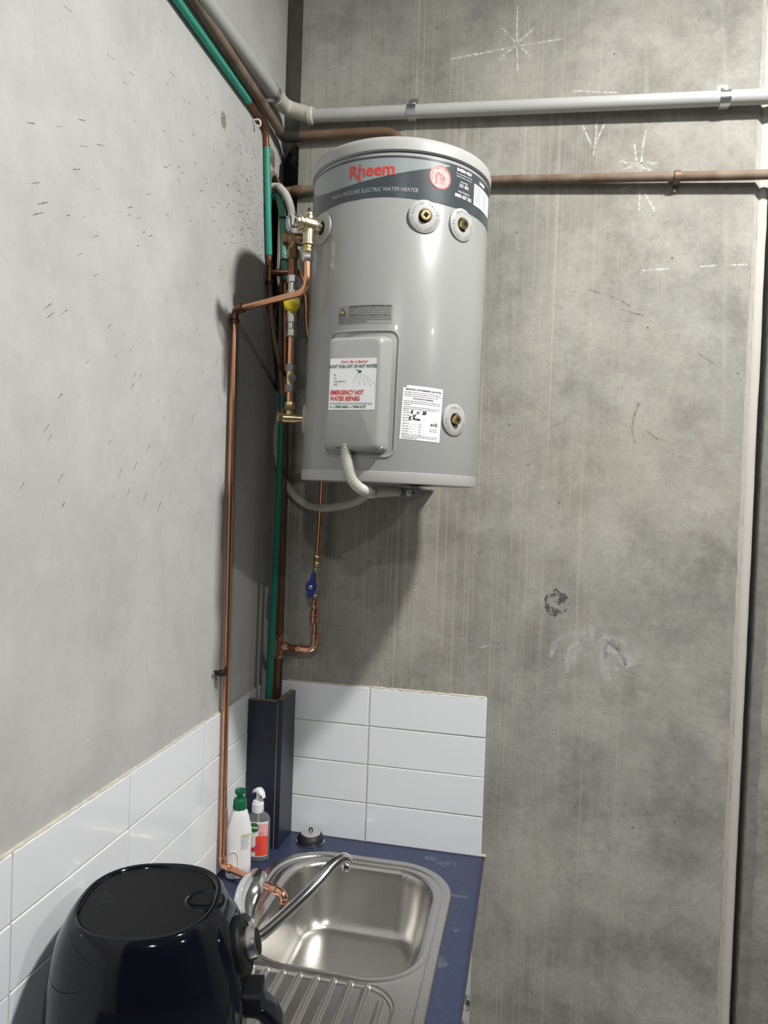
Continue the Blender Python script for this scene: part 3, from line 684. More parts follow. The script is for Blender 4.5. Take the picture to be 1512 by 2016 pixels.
def saddle(c, ax, r, up, wall_n, parent, w_=0.020, name='pipe_clip', m='zinc', wall_d=0.03, tab=0.026):
    """metal saddle: band round the pipe plus a tab screwed to the wall"""
    ax = Vector(ax).normalized(); up = Vector(up); n = Vector(wall_n); c = Vector(c)
    b_ = new(); ro = r+.0014; prof = []
    for k in range(13):
        t = PI*k/12-PI/2; prof.append((ro*math.sin(t), ro*math.cos(t)))   # (along up, away from wall)
    loopsO = [c+up*a+n*b for a, b in prof]; back = -(wall_d-.0012)
    path = [c-up*ro+n*back*0.6]+loopsO+[c+up*ro+n*back, c+up*(ro+tab)+n*back]
    for s in (0, 1):
        pass
    V = [[b_.verts.new(p+ax*s*w_/2) for p in path] for s in (-1, 1)]
    for k in range(len(path)-1): b_.faces.new((V[0][k], V[1][k], V[1][k+1], V[0][k+1]))
    bmesh.ops.recalc_face_normals(b_, faces=b_.faces); bmesh.ops.solidify(b_, geom=b_.faces[:], thickness=-.0012)
    o = obj(name, b_, M[m], parent, sharp=40)
    b_ = new(); lathe(b_, [(.0055, 0), (.0055, .0015), (.004, .004), (.001, .005)], c+up*(ro+tab*.55)+n*(back+.001), n, 14); obj('screw', b_, M['chrome'], o)
    return o
X_, Y_, Z_ = Vector((1,0,0)), Vector((0,1,0)), Vector((0,0,1))

# 1 grey PVC drain line: along left wall, elbow, along back wall
wr = 0.0165
wl0 = P(404, 2, x=.026); wl1 = P(545, 190, x=.026)
wl_dir = (wl1-wl0).normalized(); wl_far = wl0-Y_*6.5; wk = wl1+wl_dir*(-.022-wl1.y)/wl_dir.y
b0 = P(604, 229, y=-.022); b1 = P(1505, 190, y=-.029); b_dir = (b1-b0).normalized()
drain = thing('drain_pipe', 'thick light grey plastic pipe running round the corner above the heater', 'pipe', wk)
pipe('pipe_run', [wl_far, wl0, wk-wl_dir*.05], wr, 'pvc', drain, label='pipe length on the left wall')
b2 = b1+X_*5.2
pipe('pipe_run', [b0, b1, b2], wr, 'pvc', drain, label='pipe length on the back wall')
bm = new(); el = fillet([wk-wl_dir*.066, wk, b0+X_*.016], .04, 10); sweep(bm, el, wr+.0028, 20); e_ = obj('elbow', bm, M['pvc_cream'], drain)
collar('elbow_socket', b0+X_*.002, X_, wr+.005, .017, 'pvc_cream', e_)
for u_, name_ in ((811, 0), (1426, 1)):
    xx = P(u_, 205, y=-.027).x; c = b0.lerp(b1, (xx-b0.x)/(b1.x-b0.x)); saddle(c, X_, wr, Z_, -Y_, drain, wall_d=-c.y, w_=.022)
c = wk-wl_dir*.088; saddle(c, wl_dir, wr, -Z_, X_, drain, wall_d=.026, w_=.018, tab=.022)

# 2 old brown copper pipe: along left wall, corner, short way along the back wall, down behind the heater
old = thing('upper_copper_pipe', 'dull brown copper pipe beneath the grey plastic pipe in the corner', 'pipe', (0.028, -0.03, 2.71))
o0 = P(383, 0, x=.015); o1 = P(511, 196, x=.015); od = (o1-o0).normalized()
oc = P(566, 270, y=-.018); oc = Vector((.022, -.018, oc.z)); os_ = P(690, 262, y=-.018); oe = P(790, 258, y=-.018)
pipe('pipe_run', [o0-Y_*6.5, o0, o1, oc], .0118, 'copper_dusty', old, label='brown pipe length on the left wall')
pipe('pipe_run', [oc+X_*.012, os_, oe, Vector((oe.x, oe.y, oe.z-.25))], .0115, 'copper_old', old, rad=[.01, .05], label='brown pipe length bending down behind the heater')
bm = new(); sweep(bm, fillet([oc-od*.03, oc, oc+X_*.045], .02), .0135, 16); obj('corner_elbow', bm, M['pipe_black'], old)
bm = new(); lathe(bm, [(.0128, 0), (.0128, .014)], o1+od*.0-od*.007, od, 18); obj('sleeve', bm, M['copper_old'], old)

# 3 lower brown pipe along the back wall, passing behind the heater
lo1 = P(962, 355, y=-.018); lo2 = P(1510, 344, y=-.026); lo0 = P(560, 377, y=-.016)
low = thing('lower_copper_pipe', 'long dusty brown copper pipe along the back wall passing behind the heater', 'pipe', (lo1.x, -.018, lo1.z))
pipe('pipe_run', [lo0, lo1, lo2, lo2+X_*5.2], .0108, 'copper_dusty', low, rad=.05)
collar('coupling', lo0.lerp(lo1, .04), X_, .0135, .03, 'copper_old', low)
xx = P(1333, 345, y=-.024).x; c = lo1.lerp(lo2, (xx-lo1.x)/(lo2.x-lo1.x)); saddle(c, X_, .0108, Z_, -Y_, low, wall_d=-c.y, w_=.015, tab=.010, m='copper_old', name='pipe_clip')
saddle(c, X_, .0110, -Z_, -Y_, low, wall_d=-c.y, w_=.013, tab=.018, m='copper_old', name='pipe_clip')

# 4 green sleeved copper pipe: down left wall, bend, drop to a tee
gs = thing('green_sleeved_pipe', 'bright green sleeved copper pipe bending down the left wall', 'pipe', (0.03, -0.11, 2.34))
g0 = P(348, 0, x=.0095); g1 = P(489, 199, x=.0095); gd = (g1-g0).normalized(); g2 = P(524, 262, x=.0095); g3 = P(525.5, 291, x=.0095); g4 = P(530, 502, x=.0115); g5 = P(531, 537, x=.0125)
gk = g1+gd*.085
pipe('green_sleeve', [g0-Y_*6.5, g0, g1], .0080, 'green_sleeve', gs); pipe('green_sleeve', [g3, P(527.5, 400, x=.0105), g4], .0080, 'green_sleeve', gs, rad=.05)
kn = Vector((.0095, g3.y-.010, g1.z-.006))
pipe('copper_bend', [g1-gd*.005, kn, g3-Z_*.004], .0066, 'copper_brown', gs, rad=.055)
pipe('copper_pipe', [g4+Z_*.005, g5], .0066, 'copper_brown', gs)
# tee
bm = new(); lathe(bm, [(.0078, -.022), (.0078, .022)], g5, Z_, 18); tee1 = obj('tee', bm, M['copper_brown'], gs)
press_end(g5+Z_*.008, Z_, .0066, 'copper_brown', tee1); press_end(g5-Z_*.010, -Z_, .0066, 'copper_brown', tee1)
press_end(g5+X_*.006, X_, .0066, 'copper_brown', tee1)
collar('blue_ring', g5-Z_*.030, Z_, .0110, .007, 'blue_ring', gs)
gq = P(555.5, 778, y=-.062); gq2 = P(551, 940, y=-.066); gq3 = P(541.6, 1145, y=-.068); gq4 = P(530, 1362, y=-.070); gq5 = gq4+(gq4-gq3).normalized()*.12
pipe('copper_pipe', [g5-Z_*.01, P(534, 640, x=.020), P(551, 720, y=-.062), gq-Z_*.004], .0066, 'copper_old', gs, rad=.06)
pipe('green_sleeve', [gq, gq2, gq3, gq4, gq5], .0085, 'green_dark', gs, rad=.1, label='dark green lower sleeve')
bm = new(); lathe(bm, [(.0087, 0), (.0087, .012)], P(555, 812, y=-.0625), Z_, 18); obj('tape', bm, M['chipboard'], gs)

# 5 branch: from the tee behind the heater, down to the ball valve and the corner tee
cv = thing('cold_branch_pipe', 'copper branch pipe with blue ball valve below the heater', 'pipe', P(622, 1180, y=-.045))
h0 = g5+X_*.012; h1 = P(598, 537, y=-.105); h2 = P(603, 600, y=-.095); h3 = P(604, 640, y=-.085); h4 = Vector((.166, -.047, 1.95)); h5 = P(635, 950, y=-.045); h6 = P(625, 1098, y=-.045)
pipe('copper_pipe', [h0, Vector((h1.x, h1.y, h1.z)), Vector((h2.x+.002, h2.y, h2.z)), h3, h4, h5, h6], .0066, 'copper', cv, rad=[.028, .02, .05, .08, .05])
press_end(h0+X_*.004, X_, .0066, 'copper_brown', cv); press_end(Vector((h1.x-.030, -.107, h1.z)), X_, .0066, 'copper_brown', cv)
vA = P(624.5, 1094, y=-.045); vB = P(619.5, 1196, y=-.045); va = (vB-vA).normalized(); vl = (vB-vA).length
nut('union_nut', vA, va, .0088, .016, 'brass', cv); collar('union_ring', vA+va*.016, va, .0085, .011, 'brass', cv)
bm = new(); lathe(bm, [(.0085, 0), (.0095, .001), (.0095, .017), (.0082, .018), (.0082, .022), (.0095, .023), (.0098, .034), (.0092, .036), (.0092, .060), (.0085, .061)], vA+va*.029, va, 18); valve = obj('ball_valve', bm, M['brass_pale'], cv)
nut('valve_nut', vA+va*.091, va, .0092, .010, 'galv', cv)
hc = P(612, 1156, y=-.062); bm = new()
hp_ = [(0.0, .0340), (.0035, .0320), (.0045, .018), (.0080, .0105), (.0122, .005), (.0122, -.004), (.009, -.010), (.0055, -.014), (.0050, -.020), (.0020, -.0235), (-.0025, -.0232), (-.0055, -.020), (-.0060, -.012), (-.0105, -.007), (-.0122, .002), (-.0105, .008), (-.0060, .012), (-.0035, .022), (-.0030, .033)]
tl = math.radians(-7); hf = lambda o2: (lambda x, z: hc+Vector((x*math.cos(tl)-z*math.sin(tl), o2, x*math.sin(tl)+z*math.cos(tl))))
hp_ = [(x*1.25, z*1.2) for x, z in hp_]; prism(bm, hp_, hf(.004), hf(-.001)); hd = obj('valve_handle', bm, M['blue_handle'], valve, label='blue butterfly handle')
bm = new(); lathe(bm, [(.0055, 0), (.0055, .003), (.003, .004), (.003, .0055), (.001, .006)], hc, -Y_, 14); obj('handle_screw', bm, M['nickel'], valve)
bm = new(); lathe(bm, [(.005, 0), (.005, .014)], hc+Y_*.003, Y_, 14); obj('valve_stem', bm, M['brass_pale'], valve)
# lower fittings
f0 = vA+va*.101; teeC = P(548.5, 1272, y=-.040); el0 = P(618.5, 1272, y=-.042); el0 = Vector((el0.x, -.042, teeC.z-.002))
nut('brass_nut', f0, va, .0072, .014, 'brass', cv)
fz = f0+va*.012
pipe('copper_stub', [fz, Vector((el0.x+.003, -.043, el0.z+.03))], .0078, 'copper_bright', cv)
press_end(fz+va*.004, va, .0076, 'copper_bright', cv); press_end(fz+va*.026, va, .0088, 'copper_bright', cv); press_end(fz+va*.058, -va, .0088, 'copper_bright', cv)
bm = new(); sweep(bm, fillet([Vector((el0.x+.002, -.043, el0.z+.045)), el0, el0-X_*.045], .03, 10), .0098, 18); e2 = obj('elbow', bm, M['copper_bright'], cv)
press_end(Vector((el0.x+.002, -.043, el0.z+.030)), Z_, .0088, 'copper_bright', e2); press_end(el0-X_*.030, -X_, .0088, 'copper_bright', e2)
pipe('copper_stub', [el0-X_*.03, teeC], .0080, 'copper_brown', cv)
bm = new(); lathe(bm, [(.0104, -.026), (.0104, .026)], teeC, Z_, 18); tee2 = obj('tee', bm, M['copper_bright'], cv)
press_end(teeC+Z_*.014, Z_, .0096, 'copper_bright', tee2); press_end(teeC-Z_*.014, -Z_, .0096, 'copper_bright', tee2); press_end(teeC+X_*.010, X_, .0088, 'copper_bright', tee2)

# 6 old supply riser in the corner: pale green sleeve at the top, bare brown pipe below, down into the boxing
rs = thing('supply_riser', 'pale green sleeved old pipe rising in the dark corner behind the valves', 'pipe', teeC-Z_*.1)
k0 = Vector((-.08, -.012, 2.555)); k1 = Vector((-.005, -.014, 2.56)); k2 = P(553, 405, y=-.034); k3 = P(558, 460, y=-.036); k4 = P(561, 552, y=-.036)
k1 = P(544, 387, y=-.013); k0 = k1+Vector((-.07, .004, -.004))
pipe('green_sleeve', spline([k0, k1, P(551, 399, y=-.026), P(555.5, 420, y=-.032), P(558, 460, y=-.036), k4], 10), .0095, 'green_pale', rs, rad=.001)
d0 = P(558.5, 940, y=-.038); d2 = teeC
pipe('brown_pipe', [k4+Z_*.01, P(561, 700, y=-.038), d0, P(553.5, 1145, y=-.039), d2, P(541.6, 1367, y=-.041), P(538, 1440, y=-.042)], .0088, 'copper_brown', rs, rad=.03)
for v_ in (432, 515): 
    c = P(557.5 if v_ < 450 else 560, v_, y=-.036); collar('cable_tie', c, Z_, .0106, .005, 'rubber', rs)
pipe('tie_tail', [P(559, 503, y=-.050), P(566, 501, y=-.052), P(572, 507, y=-.052)], .0014, 'pvc_cream', rs, rad=.005, segs=8)

# 7 relief valve on the heater and its drain line to the sink
ra = math.radians(-44); rn = Vector((math.sin(ra), -math.cos(ra), 0)); rtan = Vector((math.cos(ra), math.sin(ra), 0))
rb = hw(cy(-44, 2.348))
rv = thing('relief_valve', 'brass pressure relief valve with chrome lever on the left of the heater', 'valve', rb)
bm = new(); lathe(bm, [(.0125, -.004), (.0125, .004), (.0105, .007)], rb, rn, 22); obj('grommet', bm, M['rubber'], rv)
bm = new(); lathe(bm, [(.0090, 0), (.0090, .011), (.0145, .012), (.0172, .016), (.0172, .022), (.0158, .023), (.0155, .043), (.0168, .044), (.0168, .048), (.0140, .049), (.0140, .052), (.0160, .053), (.0160, .057), (.0125, .058), (.0120, .066)], rb, rn, 26); vb = obj('valve_body', bm, M['brass_pale'], rv)
nut('hex', rb+rn*.0165, rn, .0188, .007, 'brass_pale', vb)
bm = new(); lathe(bm, [(.0125, 0), (.0138, .002), (.0138, .010), (.0110, .012), (.0080, .0125)], rb+rn*.063, rn, 22); obj('knob', bm, M['chrome'], rv)
cD = rb+rn*.033
bm = new(); lathe(bm, [(.0115, 0), (.0110, .012), (.0095, .014), (.0095, .0170), (.001, .0172)], cD+Z_*.006, Z_, 20); obj('test_cap', bm, M['brass_pale'], rv)
bm = new(); lathe(bm, [(.0036, 0), (.0036, .009), (.0022, .011), (.001, .011)], cD+Z_*.023, Z_, 12); obj('cap_stud', bm, M['rubber'], rv)
bm = new(); lathe(bm, [(.0118, 0), (.0112, .030), (.0130, .031), (.0130, .035), (.0100, .036)], cD-Z_*.006, -Z_, 20); obj('outlet_leg', bm, M['brass_pale'], rv)
# lever
lv = [rb+rn*.072+Z_*.016-rtan*.010, rb+rn*.0795+Z_*.006-rtan*.006, rb+rn*.0795-Z_*.014-rtan*.004, rb+rn*.072-Z_*.026-rtan*.002, rb+rn*.058-Z_*.038, rb+rn*.050-Z_*.043]
bm = new(); pts = spline(lv, 6); sd = rtan
V = [[bm.verts.new(p+sd*s*.0055) for p in pts] for s in (-1, 1)]
for k in range(len(pts)-1): bm.faces.new((V[0][k], V[1][k], V[1][k+1], V[0][k+1]))
bmesh.ops.solidify(bm, geom=bm.faces[:], thickness=.0018); obj('lever', bm, M['zinc'], rv, label='bent chrome easing lever', sharp=50)

rd = thing('relief_drain_pipe', 'slim shiny copper drain pipe from the relief valve down to the sink', 'pipe', P(437, 1715, x=.02))
n0 = cD-Z_*.042
bm = new(); lathe(bm, [(.0085, 0), (.0100, .001), (.0100, .005), (.0085, .006), (.0085, .008), (.0100, .009), (.0100, .013), (.0085, .014)], n0, -Z_, 18); obj('adaptor', bm, M['brass'], rd)
nut('union_nut', n0-Z_*.014, -Z_, .0118, .019, 'nickel', rd)
r0 = n0-Z_*.030; r1 = Vector((r0.x+.001, r0.y, 2.213)); r2 = P(470, 611, x=.017); vt = P(460.5, 640, x=.013); vb_ = P(437.5, 1700, x=.020)
rc_ = Vector((vt.x, vt.y+.003, r2.z-.002))
pipe('copper_pipe', [r0, r1, rc_+(r1-rc_).normalized()*.012], .0072, 'copper', rd, rad=.055, segs=18, label='bent copper length crossing in front of the valves')
bm = new(); dA = (r1-rc_).normalized(); sweep(bm, fillet([rc_+dA*.030, rc_, rc_-Z_*.032], .026, 10), .0085, 18); e3 = obj('elbow', bm, M['copper_brown'], rd)
press_end(rc_+dA*.016, dA, .0076, 'copper_brown', e3); press_end(rc_-Z_*.016, -Z_, .0076, 'copper_brown', e3)
collar('blue_ring', rc_-Z_*.027, Z_, .0112, .006, 'blue_ring', rd)
pipe('copper_pipe', [rc_-Z_*.02, vb_], .0072, 'copper', rd, label='long vertical copper length')
cl = P(437, 1325, x=.018)
collar('pipe_clip', cl-Z_*.006, Z_, .0098, .012, 'rubber', rd); bm = new(); box(bm, (0.0, cl.y-.008, cl.z-.005), (.013, cl.y+.004, cl.z+.005), .001); obj('clip_base', bm, M['rubber'], rd)
bm = new(); lathe(bm, [(.004, 0), (.004, .003), (.001, .004)], (0.004, cl.y-.014, cl.z), X_, 10); obj('clip_screw', bm, M['nickel'], rd)
bt = Vector((.021, vb_.y+.002, .928)); tp = P(549, 1752, z=.926); tp2 = P(560, 1760, z=.926)
press_end(bt+Z_*.008, Z_, .0076, 'copper_bright', rd)
bm = new(); dh = (tp2-bt).normalized(); sweep(bm, fillet([bt+Z_*.022, bt, bt+dh*.026], .016, 8), .0086, 18); obj('elbow', bm, M['copper_bright'], rd)
press_end(bt+dh*.012, dh, .0076, 'copper_bright', rd)
pipe('copper_pipe', [bt, tp2-dh*.02], .0072, 'copper', rd, label='short level copper length over the worktop')
bm = new(); sweep(bm, fillet([tp2-dh*.034, tp2, tp2-Z_*.030+dh*.002], .024, 10), .0086, 18); e4 = obj('elbow', bm, M['copper_bright'], rd)
press_end(tp2-dh*.014, -dh, .0076, 'copper_bright', e4); press_end(tp2-Z_*.010, -Z_, .0076, 'copper_bright', e4)
collar('blue_ring', tp2-Z_*.036, Z_, .0102, .006, 'blue_ring', rd)

# 8 tempering valve train on the heater's left side
q1 = hw(cy(-69, 2.348)); q2 = hw(cy(-71, 1.961))
n1 = Vector((math.sin(math.radians(-69)), -math.cos(math.radians(-69)), 0)); n2 = Vector((math.sin(math.radians(-71)), -math.cos(math.radians(-71)), 0))
tv = thing('tempering_valve_train', 'vertical line of nuts and copper with a yellow valve cap beside the heater', 'valve', q2)
tA = q1+n1*.040; tB = q2+n2*.032
def zt(v): return P(573, v, y=-.31).z
def tl_(v):
    z = zt(v); k = (z-tB.z)/(tA.z-tB.z); return Vector((tB.x+(tA.x-tB.x)*k, tB.y+(tA.y-tB.y)*k, z))
bm = new(); lathe(bm, [(.0100, -.005), (.0100, .016), (.0125, .017), (.0132, .022), (.0132, .050), (.0120, .052)], q1, n1, 22); tee3 = obj('top_tee', bm, M['brass_old'], tv)
nut('end_plug', q1+n1*.051, n1, .0145, .012, 'brass_old', tee3)
bm = new(); lathe(bm, [(.0105, 0), (.0105, .018)], tA-Z_*.008, -Z_, 20); obj('tee_leg', bm, M['brass_old'], tee3)
nut('union_nut', tA-Z_*.022, -Z_, .0135, .021, 'brass_old', tv)
pipe('copper_pipe', [tl_(498), tl_(546)], .0095, 'copper_brown', tv)
for va_, vb2, r_, m_, nm in ((543, 559, .0118, 'nickel', 'union_nut'), (572, 582, .0118, 'nickel', 'union_nut'), (622, 637, .0118, 'nickel', 'union_nut'), (648, 664, .0120, 'nickel', 'union_nut'), (717, 731, .0110, 'galv', 'union_nut'), (757, 772, .0110, 'galv', 'union_nut'), (790, 807, .0112, 'brass', 'union_nut')):
    a = tl_(va_); nut(nm, a, -Z_, r_, a.z-tl_(vb2).z, m_, tv)
for va_, vb2, r_, m_, nm in ((557, 575, .0092, 'nickel', 'spigot'), (580, 624, .0105, 'brass_pale', 'valve_body'), (635, 650, .0095, 'nickel', 'spigot'), (729, 759, .0088, 'brass', 'strainer_body')):
    a = tl_(va_); bm = new(); lathe(bm, [(r_, 0), (r_, a.z-tl_(vb2).z)], a, -Z_, 20); obj(nm, bm, M[m_], tv)
yc = tl_(600); yd = Vector((.30, -.95, 0)).normalized()
bm = new(); lathe(bm, [(.0150, .004), (.0185, .006), (.0190, .010), (.0185, .024), (.0165, .027), (.006, .0285), (.001, .0285)], yc, yd, 28); cap_ = obj('temperature_cap', bm, M['yellow_cap'], tv, label='round yellow plastic cap')
yt = Vector((yd.y, -yd.x, 0)).normalized()*-1
bm = new(); bm.faces.new([bm.verts.new(yc+yd*.0290+yt*x+Z_*z) for x, z in ((-.003, .006), (.003, .006), (0, .012))]); obj('cap_arrow', bm, M['rubber'], cap_)
pipe('copper_pipe', [tl_(662), tl_(719)], .0072, 'copper', tv); pipe('copper_pipe', [tl_(770), tl_(792)], .0072, 'copper', tv)
kc = tl_(744); kd = Vector((.55, -.82, -.1)).normalized()
bm = new(); lathe(bm, [(.0055, 0), (.0055, .010), (.0088, .011), (.0088, .017), (.005, .018)], kc, kd, 8); obj('strainer_plug', bm, M['galv'], tv)
bm = new(); lathe(bm, [(.0080, 0), (.0080, .024)], tB+Z_*.016, -Z_, 20); obj('fitting_leg', bm, M['brass'], tv)
bm = new(); lathe(bm, [(.0092, -.004), (.0092, .018), (.0108, .019), (.0108, .046), (.0100, .047)], q2, n2, 22); be = obj('bottom_elbow', bm, M['brass'], tv)
nut('end_plug', q2+n2*.046, n2, .0122, .012, 'brass', be)

# 9 flexible conduits
cn = thing('supply_conduit', 'grey corrugated conduit looping from the wall slot to under the heater', 'conduit', (0.32, -.1, 1.80))
cp = [P(543, 368, y=-.014)+Vector((-.07, .004, 0)), P(543, 368, y=-.014), P(554, 373, y=-.032), P(565, 388, y=-.050), P(573, 413, y=-.060), P(576.5, 450, y=-.058), Vector((.080, -.020, 2.34)), P(566, 660, y=-.018), P(562, 760, y=-.016), P(545, 850, y=-.014), P(548, 910, y=-.014), P(566, 958, y=-.020), P(598, 990, y=-.030), P(640, 1000, y=-.05), P(695, 990, y=-.09), P(728, 972, y=-.15), P(745, 968, y=-.19), P(778, 966, y=-.212)]
bm = new(); corrugated(bm, spline(cp, 10), .0102); obj('corrugated_hose', bm, M['conduit'], cn)
cn2 = thing('heater_conduit', 'short curved corrugated conduit from the heater cover to the bracket', 'conduit', (0.33, -.41, 1.82))
hs = hw(cov(-0.016, 1.888, HR+.0135)); cp = [hs+Z_*.012, hs-Z_*.010, P(686, 922, y=-.444), P(693, 944, y=-.446), P(707, 960, y=-.434), P(722, 967, y=-.405), P(735, 969, y=-.365)]
bm = new(); corrugated(bm, spline(cp, 10), .0112); obj('corrugated_hose', bm, M['conduit'], cn2)
e_ = P(735, 969, y=-.365); bm = new(); sweep(bm, [e_-(e_-cp[-2]).normalized()*.004, e_, P(776, 968, y=-.24), P(782, 968, y=-.212)], .0108, 14); obj('plain_conduit', bm, M['conduit'], cn2)
bm = new(); lathe(bm, [(.0122, 0), (.0128, .001), (.0128, .012), (.0122, .013)], e_-X_*.004, (P(776, 968, y=-.24)-e_), 18); obj('saddle_band', bm, M['zinc'], cn2)

# hook and a few cobweb threads in the corner
bm = new(); hk = P(500, 236, x=.004); sweep(bm, spline([hk, hk+Vector((.012, 0, 0)), hk+Vector((.016, .003, -.008)), hk+Vector((.012, .005, -.014)), hk+Vector((.006, .004, -.011))], 5), .0022, 8); tag(obj('wall_hook', bm, M['pump_white'], loc=tuple(hk)), 'tiny white hook on the left wall under the green pipe bend', 'hook')

# ------------------------------------------------------------------ boxing, worktop, cabinets, sink
bxg = thing('pipe_boxing', 'tall dark navy boxing board covering the pipes in the corner', 'boxing', (0.045, -0.06, ZT))
ztop = 1.279
bm = new(); box(bm, (0.0085, -0.106, ZT+.0005), (0.0850, -0.092, ztop-.006), 0.0006); obj('front_board', bm, M['trunk'], bxg)
bm = new(); box(bm, (0.0855, -0.106, ZT+.0005), (0.0995, -0.0075, ztop), 0.0006); obj('side_board', bm, M['trunk'], bxg)
bm = new(); box(bm, (0.0095, -0.1055, ztop-.006), (0.0850, -0.0925, ztop-.0050)); obj('raw_edge', bm, M['chipboard'], bxg, label='raw chipboard top edge')
bm = new(); box(bm, (0.0862, -0.1055, ztop), (0.0988, -0.0085, ztop+.0010)); obj('raw_edge', bm, M['chipboard'], bxg, label='raw chipboard top edge')
bm = new(); box(bm, (0.0852, -0.1068, ZT+.0005), (0.0870, -0.1060, ztop-.01)); obj('edge_strip', bm, M['chipboard'], bxg)

WX = 0.607
bm = new(); box(bm, (0.0005, -1.75, ZT-.034), (WX, -0.0005, ZT), 0.0)
es = [e for e in bm.edges if abs(e.verts[0].co.x-WX) < 1e-5 and abs(e.verts[1].co.x-WX) < 1e-5]
bmesh.ops.bevel(bm, geom=es, offset=0.006, segments=3, profile=0.5, affect='EDGES')
wt = obj('worktop', bm, M['laminate'], loc=(WX/2, -.8, ZT-.034))
bm = new(); prism(bm, rrect(.370, .762, .09, 8, .335, -.499), lambda x, y: (x, y, ZT-.1), lambda x, y: (x, y, ZT+.1)); cut = obj('cutter', bm, M['hole'])
md = wt.modifiers.new('cutout', 'BOOLEAN'); md.object = cut; md.operation = 'DIFFERENCE'; md.solver = 'EXACT'
dg = bpy.context.evaluated_depsgraph_get(); me = bpy.data.meshes.new_from_object(wt.evaluated_get(dg)); wt.modifiers.clear(); me.polygons.foreach_set('use_smooth', [False]*len(me.polygons)); wt.data = me; bpy.data.objects.remove(cut)
tag(wt, 'dark navy blue laminate worktop with rounded front edge', 'worktop')
def onwt(x, y): return (x, y, ZT+.0004)
bm = new()
for u_, v_, rx, ry, sd_ in ((878, 1700, .028, .02, 1), (850, 1690, .02, .012, 2), (925, 1735, .008, .012, 3), (905, 1765, .022, .006, 4), (870, 1895, .012, .02, 5), (900, 1820, .01, .03, 6)):
    q = P(u_, v_, z=ZT); flat(bm, blob(q.x, q.y, rx, ry, sd_), onwt)
obj('dried_splashes', bm, M['haze_mark'], wt, kind='stuff')

for i_, (ya, yb) in enumerate(((-0.004, -0.872), (-0.876, -1.744))):
    c_ = thing('base_cabinet', ('white base cabinet under the sink bowl' if i_ == 0 else 'white base cabinet under the worktop nearest the viewer'), 'cabinet', (.3, (ya+yb)/2, 0), 'white base cabinets')
    bm = new(); x0, x1, z0, z1 = .004, .568, .0, ZT-.036
    for a, b in (((x0, yb, z0), (x1, yb+.016, z1)), ((x0, ya-.016, z0), (x1, ya, z1)), ((x0, yb+.016, .10), (x1, ya-.016, .116)), ((x0, yb+.016, .116), (x0+.006, ya-.016, z1))): box(bm, a, b)
    obj('carcass', bm, M['white_board'], c_, kind='stuff')
    hw_ = (ya-yb)/2
    for j in range(2):
        ya2 = ya-.0015-j*hw_; yb2 = ya2-hw_+.003
        bm = new(); box(bm, (.570, yb2, .105), (.587, ya2, z1-.002), .0015); d_ = obj('door', bm, M['white_board'], c_)
        yk = yb2+.035 if j == 0 else ya2-.035
        bm = new(); lathe(bm, [(.006, 0), (.006, .008), (.014, .013), (.015, .018), (.011, .024), (.001, .026)], (.587, yk, .80), X_, 20); obj('knob', bm, M['chrome'], d_)

def srr(x, y, cx, cy_, hx, hy, r):
    dx, dy = abs(x-cx)-hx+r, abs(y-cy_)-hy+r
    return math.hypot(max(dx, 0), max(dy, 0))+min(max(dx, dy), 0)-r
def sm(t): t = min(1, max(0, t)); return t*t*(3-2*t)
RX = [0.206, 0.2365, 0.268, 0.301, 0.334, 0.367, 0.399, 0.431]
def sink_z(x, y):
    O = srr(x, y, .328, -.512, .223, .424, .135 if y > -.5 else .05)
    if O > 0: return ZT-.004-min(.01, O*2)
    t = -O; z = ZT+.0058*sm(t/.0035)-.0042*sm((t-.020)/.004)
    B = srr(x, y, .336, -.322, .172, .194, .098)
    if B > 0:
        z -= .0055*sm(1-B/.012)
        if O < -.02: z -= .0010*math.exp(-((B-.024)/.0030)**2)
    else:
        s = min(1, -B/.052); z -= .0055+.138*(1-(1-s)**2.6)
        z -= .006*sm(-B/.16)
    D = srr(x, y, .3045, -.735, .184, .188, .06)
    if B > .012 and D < .006:
        z -= .0045*sm((.004-D)/.006)
        for rx in RX+[.464]:
            y1 = -.548 if rx < .45 else -.578
            dx = abs(x-rx); e = max(0, y-y1, -.885-y); d = math.hypot(dx, e)
            if d < .0062: z += .0048*(1-(d/.0062)**2)
    return z
bm = new(); nx, ny = 230, 300; x0, x1, y0, y1 = .098, .560, -.080, -.945
G = [[bm.verts.new((x0+(x1-x0)*i/nx, y0+(y1-y0)*j/ny, sink_z(x0+(x1-x0)*i/nx, y0+(y1-y0)*j/ny))) for j in range(ny+1)] for i in range(nx+1)]
for i in range(nx):
    for j in range(ny):
        q_ = (G[i][j], G[i+1][j], G[i+1][j+1], G[i][j+1])
        if max(v.co.z for v in q_) > ZT-.0139: bm.faces.new(q_[::-1])
        elif min(v.co.z for v in q_) < ZT-.02: bm.faces.new(q_[::-1])
for v in [v for v in bm.verts if not v.link_faces]: bm.verts.remove(v)
sink = obj('sink', bm, M['steel'], loc=(.33, -.5, ZT), sharp=80, keep=True)
tag(sink, 'stainless steel sink with one bowl and ridged drainer set in the worktop', 'sink')
bm = new(); wz = sink_z(.336, -.430)+.0006; lathe(bm, [(.043, 0), (.041, .002), (.033, .0005), (.030, -.0002)], (.336, -.430, wz), Z_, 32, cap=False); ws = obj('waste_ring', bm, M['chrome'], sink)
bm = new(); lathe(bm, [(.0305, 0), (.0305, .0002)], (.336, -.430, wz-.0003), Z_, 28); obj('waste_hole', bm, M['hole'], ws)

